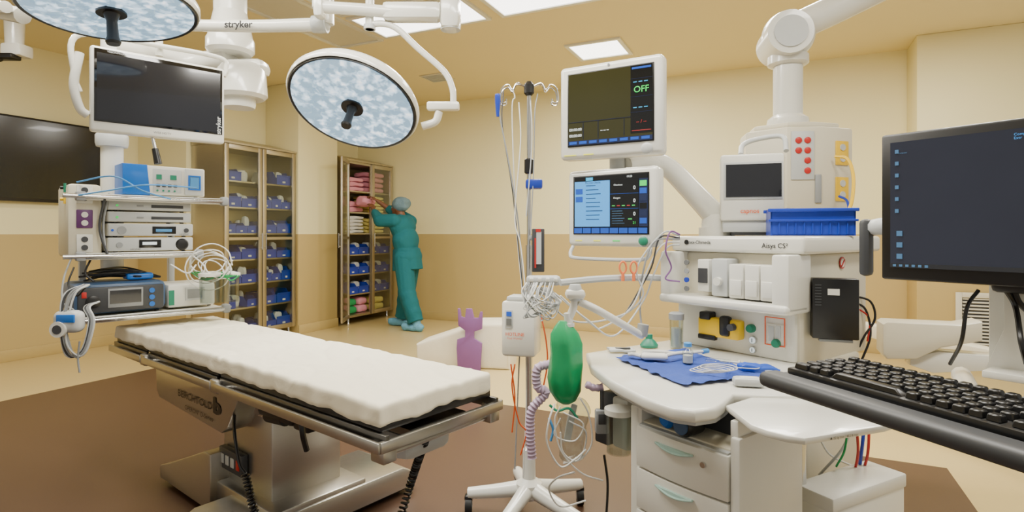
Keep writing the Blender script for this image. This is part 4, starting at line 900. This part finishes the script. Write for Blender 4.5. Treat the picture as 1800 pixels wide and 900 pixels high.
b=MB();fb(b,FPC,1440,597,1500,602,.01,.03,M_grey,.002);b.bx(-.06,.06,.05,.12,1.0,1.03,M_grey,.004);b.make('mount_bracket',o)
# ---------------------------------------------------------------- items on worktop
def wp(u,v,z=.801): 
    t=(H-z)*F/(v-HY);return V(((u-CX)/F*t,t,z))
def drape(name,lab,cat,px,m,z=.803,th=.004,amp=.006):
    c=V((0,0,0));P=[wp(u,v,z) for u,v in px]
    for p in P:c+=p
    c/=len(P);N=26;b=MB();vs=[];fs=[]
    A,B,C,D=P
    for i in range(N+1):
        for j in range(N+1):
            s=i/N+.05*noise.noise(V((j*.35,i*.2,0)))*(1 if i in(0,N) else .3);t=j/N+.06*noise.noise(V((i*.35,3,0)))*(1 if j in(0,N) else .3)
            p=A.lerp(B,s).lerp(D.lerp(C,s),t);n=noise.noise(p*14)+.5*noise.noise(p*40);q=p-c;q.z=th+abs(n)*amp;vs.append(q)
    for i in range(N):
        for j in range(N): a=i*(N+1)+j;fs.append([a,a+1,a+N+2,a+N+1])
    b.add(vs,fs,m);return b.make(name,label=lab,cat=cat,loc=c)
drape('blue_towel','crumpled blue surgical towel spread on the white worktop','towel',[(1080,630),(1200,680),(1345,665),(1200,615)],M_drape,z=.801,amp=.012)
o=thing('medicine_vial','small glass vial with blue cap standing on the towel','vial',wp(1209,638,.81))
b=MB();b.lathe([(.016,0),(.017,.003),(.017,.034),(.009,.044),(.009,.05)],(0,0,0),M_clear,n=20);b.lathe([(.014,.002),(.014,.024)],(0,0,0),M_lin,n=16);b.make('bottle',o)
b=MB();b.lathe([(.012,.05),(.012,.06),(.009,.062)],(0,0,0),M_lblue,n=20);b.make('cap',o,'blue cap')
o=thing('laryngeal_mask','curved white airway mask with tube lying on the towel','airway mask',wp(1150,632,.812))
b=MB();b.soft((0,0,.01),(.08,.04,.018),M_lin,r=.009,cuts=(8,6,3),rot=(0,0,-10));b.tube([(.03,-.005,.012),(.06,-.01,.02),(.1,-.005,.022),(.12,.02,.01)],.006,M_lin,n=8);b.tube([(-.04,.0,.01),(-.06,.02,.012),(-.075,.025,.01)],.006,M_lin,n=8);b.make('mask_body',o)
o=thing('coiled_iv_line','clear coiled intravenous line on the blue towel','tubing',wp(1245,655,.814))
for k in range(4):
    b=MB();b.tube([V((.05*math.cos(t)+.01*k,(.028+.004*k)*math.sin(t),.006+.003*k)) for t in [i*math.pi/4 for i in range(9)]],.0015,M_lin,n=6);b.make('loop',o)
b=MB();b.tube([(.05,0,.006),(.09,.03,.006),(.14,.02,.006),(.17,.05,.005)],.0015,M_lin,n=6);b.make('line_end',o)
o=thing('breathing_tube','white curved breathing tube lying across the towel','tubing',wp(1190,628,.812))
b=MB();b.tube([(-.10,.02,.012),(-.06,-.01,.02),(.0,-.02,.016),(.05,.005,.014),(.09,.03,.012)],.005,M_lin,n=8);b.make('tube',o)
b=MB();b.cyl((.09,.03,.012),(.11,.04,.012),.008,M_lblue,n=12);b.make('connector',o,'blue connector')
o=thing('syringe','small clear syringe with white plunger on the towel','syringe',wp(1265,640,.812),-30)
b=MB();b.cyl((-.04,0,.01),(.03,0,.01),.006,M_clear,n=12);b.make('barrel',o)
b=MB();b.cyl((.0,0,.01),(.055,0,.01),.003,M_lin,n=8);b.cyl((.053,0,.01),(.057,0,.01),.008,M_lin,n=12);b.make('plunger',o,'white plunger')
o=thing('nitrile_glove','crumpled blue nitrile glove on the worktop','glove',wp(1320,655,.802))
b=MB();b.soft((0,0,.014),(.07,.04,.022),M_glove,r=.01,cuts=(8,6,3),amp=.008,fr=30)
for i in range(4): b.tube([(.02,-.015+.01*i,.014),(.05,-.02+.014*i,.016),(.07,-.026+.018*i,.01)],.005,M_glove,n=8)
b.tube([(-.01,.018,.014),(.01,.035,.015)],.006,M_glove,n=8);b.make('glove_body',o)
o=thing('handheld_sensor','small white handheld sensor box near the worktop edge','medical device',wp(1315,678,.802),-12)
b=MB();b.soft((0,0,.011),(.075,.04,.022),M_lgrey,r=.008,cuts=(6,5,3));b.bx(-.02,.025,-.012,.01,.021,.023,M_white,.001);b.make('case',o)
o=thing('face_mask','green and clear anesthesia face mask standing on the worktop','face mask',wp(1141,610,.802))
b=MB();b.lathe([(.03,0),(.032,.008),(.022,.022),(.012,.03),(.012,.045)],(0,0,0),M_greenp,n=24,sx=1,sy=.8);b.make('mask',o)
o=thing('instrument_packet','small clear packet of tools by the towel','packet',wp(1092,618,.802))
b=MB();b.soft((0,0,.006),(.09,.05,.01),M_lgrey,r=.004,amp=.004,fr=30);b.bx(-.02,.03,-.01,.005,.011,.014,M_dgrey,.001);b.make('pouch',o)
o=thing('glass_canister','clear absorber canister with grey lid beside the column','canister',wp(1189,612,.802))
b=MB();b.lathe([(.022,0),(.024,.1),(.022,.1),(.02,.003)],(0,0,0),M_clear);b.lathe([(.018,.004),(.018,.07)],(0,0,0),M_lgrey);b.make('jar',o);b=MB();b.lathe([(.026,.1),(.026,.12),(.018,.125)],(0,0,0),M_grey);b.make('lid',o)
o=tf(FM,'yellow_pressure_gauge','yellow and black handheld gauge clipped to the machine front','medical device')
b=MB();fb(b,FM,1226,560,1298,594,.545,.04,M_yellow,.008);b.make('case',o)
b=MB();fb(b,FM,1228,548,1247,562,.54,.04,M_black,.006);fb(b,FM,1262,556,1280,592,.535,.03,M_black,.01);fb(b,FM,1226,588,1256,597,.54,.02,M_black,.004);b.each('grip',o,'black grip')
b=MB();c=fp(FM,1289,575,.54);b.lathe([(.012,0),(.012,.02)],c,M_dgrey,axis=(0,-1,0),n=16);b.make('knob',o)
o=thing('floor_equipment_box','white metal equipment box on the floor behind the machine','equipment box',(.846,1.50,0),28)
b=MB();b.bx(0,.34,0,.11,.03,.49,M_enam,.006);b.bx(-.004,.344,-.004,.114,.46,.5,M_white,.006)
for i in range(3): b.bx(-.003,.002,.03,.05,.33+i*.035,.345+i*.035,M_ink)
for i in range(8): b.bx(.06+i*.03,.078+i*.03,-.002,.001,.3,.304,M_lgrey)
b.make('case',o)
for x in(.04,.3):
    for y in(.02,.09):
        b=MB();b.cyl((x,y,0),(x,y,.03),.015,M_rub);b.make('foot',o)
# ---------------------------------------------------------------- PC workstation
FW=Fr(.83,1.28,-55)
o=tf(FW,'workstation_mount','white wall arm bracket carrying a monitor and keyboard tray','monitor mount')
b=MB();b.bx(.16,.33,.12,.13,.92,1.12,M_enam,.003);b.bx(.17,.33,.04,.2,.905,.92,M_enam,.003)
b.prism([(.155,.9),(.335,.9),(.30,1.0),(.30,1.12),(.19,1.12),(.19,1.0)],.10,.115,M_enam,bev=.002)
for z in(1.0,.94): b.lathe([(.006,0),(.006,.004)],(.24,.1,z),M_chrome,axis=(0,-1,0),n=12)
b.make('bracket_plate',o,'white bent bracket plate')
FA=Fr(*W(1635,600,2.3).xy,-22)
b=MB()
def aprism(px,y,d,m,bev):
    t=MB();t.prism([FA.pl(u,v,y) for u,v in px],y,y+d,m,bev=bev)
    t.v=[tuple(FW.L(FA.w(*p))) for p in t.v]
    b.add(t.v,t.f,m)
aprism([(1552,570),(1560,566),(1690,572),(1728,566),(1728,600),(1655,612),(1612,632),(1560,632),(1552,622)],0,.13,M_cream,.008)
aprism([(1600,628),(1650,618),(1790,630),(1790,650),(1640,656),(1600,642)],.02,.09,M_enam,.004)
b.box(FW.L(W(1620,600,3.5)),(.09,2.5,.09),M_cream,rot=(0,0,-FW.deg+8),bev=.01);b.make('articulated_arm',o,'cream articulated arm')
b=MB();b.box(FW.L(W(1523,435,1.5)),(.03,.035,.15),M_dgrey,bev=.012);b.tube([FW.L(W(1535,400,1.5)),FW.L(W(1555,398,1.45)),FW.L(W(1620,400,1.4))],.022,M_lgrey,n=10);b.make('side_handle',o,'dark grey adjustment handle')
tubes(o,[([(1720,510,1.2),(1700,540,1.2),(1690,600,1.2),(1670,640,1.25)],.004,M_black),([(1765,505,1.15),(1785,540,1.15),(1795,600,1.1),(1805,640,1.1)],.005,M_black),([(1780,505,1.15),(1790,530,1.15),(1805,545,1.15)],.006,M_black)],'cable',lab='black cable')
o=tf(FW,'desktop_monitor','black-framed widescreen computer monitor showing dark blue desktop','monitor')
zt1,zb1=1.42,1.097
b=MB();b.bx(0,.54,.0,.045,zb1,zt1,M_black,.006);b.bx(.12,.42,.045,.075,zb1+.06,zt1-.05,M_black,.02);b.bx(.18,.3,.05,.10,1.08,1.2,M_black,.01);b.make('housing',o)
b=MB();b.bx(.02,.52,-.003,.003,zb1+.028,zt1-.02,M_desk)
b.bx(.02,.52,-.004,-.002,zb1+.028,zb1+.037,M_screen)
for i in range(6): b.bx(.03,.037,-.005,-.003,zt1-.045-i*.026,zt1-.037-i*.026,M_icon)
for i in range(3): b.bx(.033,.044,-.005,-.003,zb1+.047+i*.025,zb1+.058+i*.025,M_icon)
for i in range(6): b.bx(.026+i*.012,.032+i*.012,-.005,-.003,zb1+.03,zb1+.035,M_icon)
b.make('screen',o,'dark blue desktop screen with icons')
txt(o,'Computer',(.045,-.0055,zt1-.045),.004,M_icon);txt(o,'Comp\nExtr',(.232,-.0055,zt1-.035),.007,M_slb,align='LEFT')
txt(o,'DELL',(.268,-.0015,zb1+.013),.015,M_lgrey)
kz=.985
FK=Fr(*V(((1340-900)/F*.92,.92)),-70)
o=tf(FK,'keyboard','black full-size computer keyboard on a dark grey tray','keyboard')
b=MB();b.bx(-.005,.5,0,.185,kz-.035,kz-.012,M_dgrey,.01,3);b.bx(.0,.49,-.012,.03,kz-.03,kz-.006,M_dgrey,.01,3);b.make('tray',o,'dark grey keyboard tray with padded wrist rest')
b=MB();b.bx(.015,.47,.035,.18,kz-.012,kz,M_black,.004);b.make('case',o)
b=MB()
rows=[.04,.063,.083,.103,.123,.155]
p=.0188
for ri,y in enumerate(rows):
    xx=.022;i=0
    while xx<.455:
        w=p
        if ri==0 and i==3: w=p*6
        if ri in(0,1) and i in(0,): w=p*1.5
        if ri==2 and i==0: w=p*1.6
        b.box((xx+w/2,y+.009,kz+.004),(w-.003,.0155,.009),M_black,bev=.0015,seg=1,taper=(.82,.8));xx+=w;i+=1
        if abs(xx-.305)<p*.5 or abs(xx-.385)<p*.5: xx+=.007
b.make('keys',o,'rows of black keys')['kind']='stuff'
b=MB();b.tube([(.25,.09,kz-.035),(.2,.2,.93),FK.L(W(1690,660,1.3))],.02,M_enam,n=10);b.make('support_arm',o,'white tray support')
# ---------------------------------------------------------------- IV pole
FI=Fr(.072,2.4,0)
o=tf(FI,'iv_pole','chrome intravenous pole with white five-leg base and hooks','iv pole')
b=MB();b.cyl((0,0,.1),(0,0,1.15),.014,M_chrome,n=16);b.cyl((0,0,1.1),(0,0,1.81),.009,M_chrome,n=14);b.make('pole',o,'chrome telescoping pole')
b=MB();b.lathe([(.014,1.45),(.02,1.455),(.02,1.51),(.014,1.515)],(0,0,0),M_black,n=16);b.lathe([(.012,1.78),(.022,1.79),(.022,1.825),(.01,1.84)],(0,0,0),M_black,n=14);b.box((.02,-.02,1.405),(.07,.05,.04),M_blue,bev=.008);b.each('clamp',o,'pole clamp')
for s,(dx,dy) in enumerate(((-1,.3),(1,.3),(-1,-.4),(1,-.4))):
    b=MB()
    b.tube([(0,0,1.81),(dx*.05,dy*.03,1.83),(dx*.07,dy*.06,1.80),(dx*.09,dy*.07,1.82),(dx*.115,dy*.08,1.80),(dx*.12,dy*.08,1.75),(dx*.1,dy*.07,1.745),(dx*.095,dy*.07,1.76)],.0032,M_chrome,n=8);b.make('hook',o,'chrome wire hook')
b=MB();b.lathe([(.04,.085),(.055,.1),(.055,.15),(.028,.17),(.026,.29),(.016,.30)],(0,0,0),M_enam,n=20)
for i in range(5):
    a=rad(100+72*i);e=V((math.cos(a)*.26,math.sin(a)*.26,.088));b.tube([(0,0,.13),e*.5+V((0,0,.062)),e],.02,M_enam,n=10,rf=lambda j,t:.036-.012*t)
b.make('base',o,'white five-leg base')
for i in range(5):
    a=rad(100+72*i);b=MB();e=V((math.cos(a)*.26,math.sin(a)*.26,0));b.cyl(e+V((-.014,0,.037)),e+V((.014,0,.037)),.037,M_rub,n=18);b.cyl(e+V((-.016,0,.037)),e+V((.016,0,.037)),.015,M_grey,n=14);b.box(e+V((0,0,.07)),(.035,.04,.025),M_black,bev=.008);b.make('caster',o,'black rubber caster')
tubes(o,[([(880,165,2.35),(878,200,2.35),(895,290,2.35),(912,400,2.35),(918,520,2.35),(912,650,2.3),(905,825,2.25)],.003,M_grey),
 ([(895,150,2.4),(905,170,2.38),(900,200,2.37),(908,400,2.35),(922,560,2.3),(925,700,2.25),(920,840,2.2)],.0025,M_lin),
 ([(945,165,2.4),(940,200,2.38),(938,300,2.37),(932,420,2.3)],.0025,M_grey),
 ([(912,180,2.4),(915,250,2.35),(905,380,2.32),(915,430,2.3),(925,520,2.25)],.0025,M_lin),
 ([(932,170,2.4),(935,250,2.35),(925,380,2.32)],.0025,M_lgrey),([(885,160,2.4),(883,220,2.38),(900,330,2.36),(915,470,2.3),(930,620,2.2)],.0025,M_dgrey),
 ([(905,640,2.2),(900,680,2.2),(912,740,2.2),(925,760,2.2),(915,800,2.2)],.003,M_orange),([(898,640,2.2),(905,700,2.2),(900,760,2.2)],.003,M_orange),([(950,550,2.1),(960,600,2.1),(962,640,2.1),(955,680,2.1)],.003,M_orange)],'line',lab='thin hanging line')
b=MB();b.tube([W(875,165,2.35),W(875,170,2.35),W(875,205,2.35)],.012,M_blue,rf=lambda j,t:.006+.006*math.sin(math.pi*t));b.make('probe',o,'blue probe plug on hook',world=True)
o=thing('thermometer_scale','black and silver flow scale strip clamped to the pole','gauge',W(946,440,2.3))
b=MB();b.box((0,0,0),(.05,.02,.175),M_dgrey,bev=.004);b.box((.002,-.012,.01),(.02,.006,.13),M_lgrey);b.box((-.012,-.012,-.01),(.006,.006,.12),M_red);b.box((0,-.012,.08),(.02,.008,.012),M_red);b.make('strip',o);b=MB();b.box((-.02,.05,.05),(.03,.1,.02),M_grey,bev=.004);b.make('clamp',o)
FWm=Fr(*W(910,580,2.2).xy,-15)
o=tf(FWm,'fluid_warmer','white fluid warmer box with orange lettering clamped to pole','fluid warmer')
b=MB();fb(b,FWm,881,530,940,628,0,.12,M_enam,.012);b.make('case',o)
b=MB();fb(b,FWm,888,545,901,577,-.003,.004,M_lgrey,.001);fb(b,FWm,890,548,899,556,-.005,.003,M_sbl,0);fb(b,FWm,890,560,899,572,-.005,.003,M_inkg,0);b.make('display',o)
x,z=FWm.pl(905,588,-.002);txt(o,'HOTLINE',(x,-.003,z),.018,M_inko,bold=.01);txt(o,'Fluid Warmer',(x,-.003,z-.016),.011,M_inko)
b=MB();b.box(FWm.L(W(915,527,2.2))+V((0,.05,0)),(.12,.09,.025),M_lgrey,bev=.01);b.make('top_cap',o)
o=thing('cable_junction','grey sensor junction block with bundle of white cables on rail','cable hub',W(955,493,2.0))
b=MB();b.soft((0,0,0),(.12,.045,.035),M_lgrey,r=.012)
for i in range(4): b.box((-.042+i*.028,-.022,.004),(.014,.02,.014),M_white,bev=.003)
b.make('block',o)
for k in range(22):
    b=MB();u=925+random.uniform(0,50);b.tube([W(u,497,1.97),W(u-8,515+random.uniform(0,12),1.94),W(950+random.uniform(-30,30),548+random.uniform(-14,18),1.93),W(975+random.uniform(-14,12),530,1.95),W(930+random.uniform(0,45),505,1.97)],.0022,(M_lin,M_lgrey,M_grey)[k%3],n=6,sm=8);b.make('cable',o,world=True)
o=thing('breathing_bag','green latex breathing reservoir bag hanging from the circuit','breathing bag',W(993,640,1.75))
b=MB();k=.00175
prof=[(8,-70),(20,-64),(30,-48),(33,-25),(33,0),(31,20),(31,36),(27,54),(18,66),(10,76)]
prof=[(r*k*.9,z*k) for r,z in prof]
b.lathe(prof,(0,0,0),M_bag,n=48,sx=1,sy=.75)
P=[]
for (x,y,z) in b.v:
    a=math.atan2(y,x);f=1+.07*math.cos(5*a+z*14)*(1 if z>-.1 else .3)+.04*noise.noise(V((x*20,y*20,z*20)));P.append((x*f+.003*math.sin(z*40),y*f,z))
b.v=P;b.make('bag',o)
b=MB();p=[W(1000,568,1.75),W(998,550,1.75)];b.cyl(p[0],p[1],.013,M_lin);b.cyl(p[0]-V((0,0,.01)),p[0],.017,M_lin);b.make('connector',o,world=True)
o=thing('corrugated_hose','pale mauve corrugated breathing hose looping down from the machine','hose',W(940,700,1.9))
b=MB();b.hose([W(968,640,1.85),W(945,648,1.85),W(945,680,1.85),W(960,690,1.85),W(935,720,1.85),W(932,760,1.85),W(935,805,1.85)],.016,M_hose);b.make('tube',o,world=True)
b=MB();b.hose([W(1030,675,1.7),W(1045,682,1.7),W(1060,680,1.7)],.012,M_hose);b.make('tube',o,world=True)
o=thing('hanging_clear_bag','crumpled clear plastic bag with tubing hanging below the breathing bag','bag',W(1006,755,1.78))
b=MB();b.soft((0,0,-.0),(.085,.035,.19),M_clearb,r=.016,cuts=(14,8,24),amp=.012,fr=22,fn=lambda p:V((p.x*(1+.15*math.sin(p.z*25)),p.y,p.z)));b.make('film',o,'crumpled clear plastic film')
b=MB();b.soft((-.005,0,.02),(.022,.008,.12),M_lin,r=.004,amp=.004,fr=20,rot=(0,12,0));b.make('packet_insert',o,'white printed insert')
tubes(o,[([(975,710,1.7),(965,740,1.68),(962,780,1.68),(985,820,1.68),(1010,808,1.68),(1030,790,1.7)],.0028,M_lin),([(985,715,1.7),(975,740,1.7),(985,790,1.7),(1020,830,1.7),(1060,845,1.7)],.0025,M_lin),([(1010,830,1.8),(980,840,1.85),(965,860,1.9),(985,890,1.9),(1030,880,1.9)],.003,M_lin),([(1062,800,1.7),(1068,850,1.7),(1066,905,1.7)],.004,M_black),
([(1020,700,1.7),(1035,730,1.7),(1040,780,1.7),(1015,810,1.7),(990,795,1.7),(985,760,1.7)],.0025,M_lin),([(966,712,1.72),(980,722,1.72),(1000,718,1.72),(1015,735,1.72)],.004,M_greenp),([(965,735,1.72),(972,755,1.72),(968,775,1.72)],.004,M_lblue),([(990,725,1.7),(1025,745,1.7),(1010,775,1.7),(975,765,1.7),(985,735,1.7)],.0022,M_lin),([(1000,740,1.7),(1030,760,1.7),(1020,805,1.7),(990,815,1.7)],.0025,M_lgrey)],'tube')
o=thing('hose_clamp_box','small grey clamp box on a strap under the worktop','clamp',W(1058,740,1.68))
b=MB();b.box((0,0,0),(.04,.03,.07),M_grey,bev=.006);b.box((0,-.016,.01),(.025,.004,.03),M_dgrey,bev=.001);b.cyl((0,0,.03),(0,.0,.09),.006,M_dgrey);b.make('clamp_body',o)
o=thing('collection_jar','small clear collection jar with white lid under worktop','jar',W(1088,795,1.62))
b=MB();b.lathe([(.035,0),(.038,.11),(.036,.11),(.033,.003)],(0,0,0),M_clear);b.make('jar',o);b=MB();b.lathe([(.041,.11),(.041,.125),(.02,.13)],(0,0,0),M_white);b.make('lid',o)
# ---------------------------------------------------------------- lights & world
w=bpy.data.worlds.new('world');bpy.context.scene.world=w;w.use_nodes=True
bg=w.node_tree.nodes['Background'];bg.inputs[0].default_value=(1,.96,.86,1);bg.inputs[1].default_value=.68
for c,p in((C2,20),(C1,10)):
    l=bpy.data.lights.new('surgical_lamp','SPOT');l.energy=p;l.spot_size=rad(70);l.spot_blend=.6;l.color=(.95,.98,1);l.shadow_soft_size=.2
    lo=bpy.data.objects.new('surgical_lamp',l);COL.objects.link(lo);lo.location=c+V((0,-.04,-.18));lo.rotation_euler=(rad(-12),0,0)
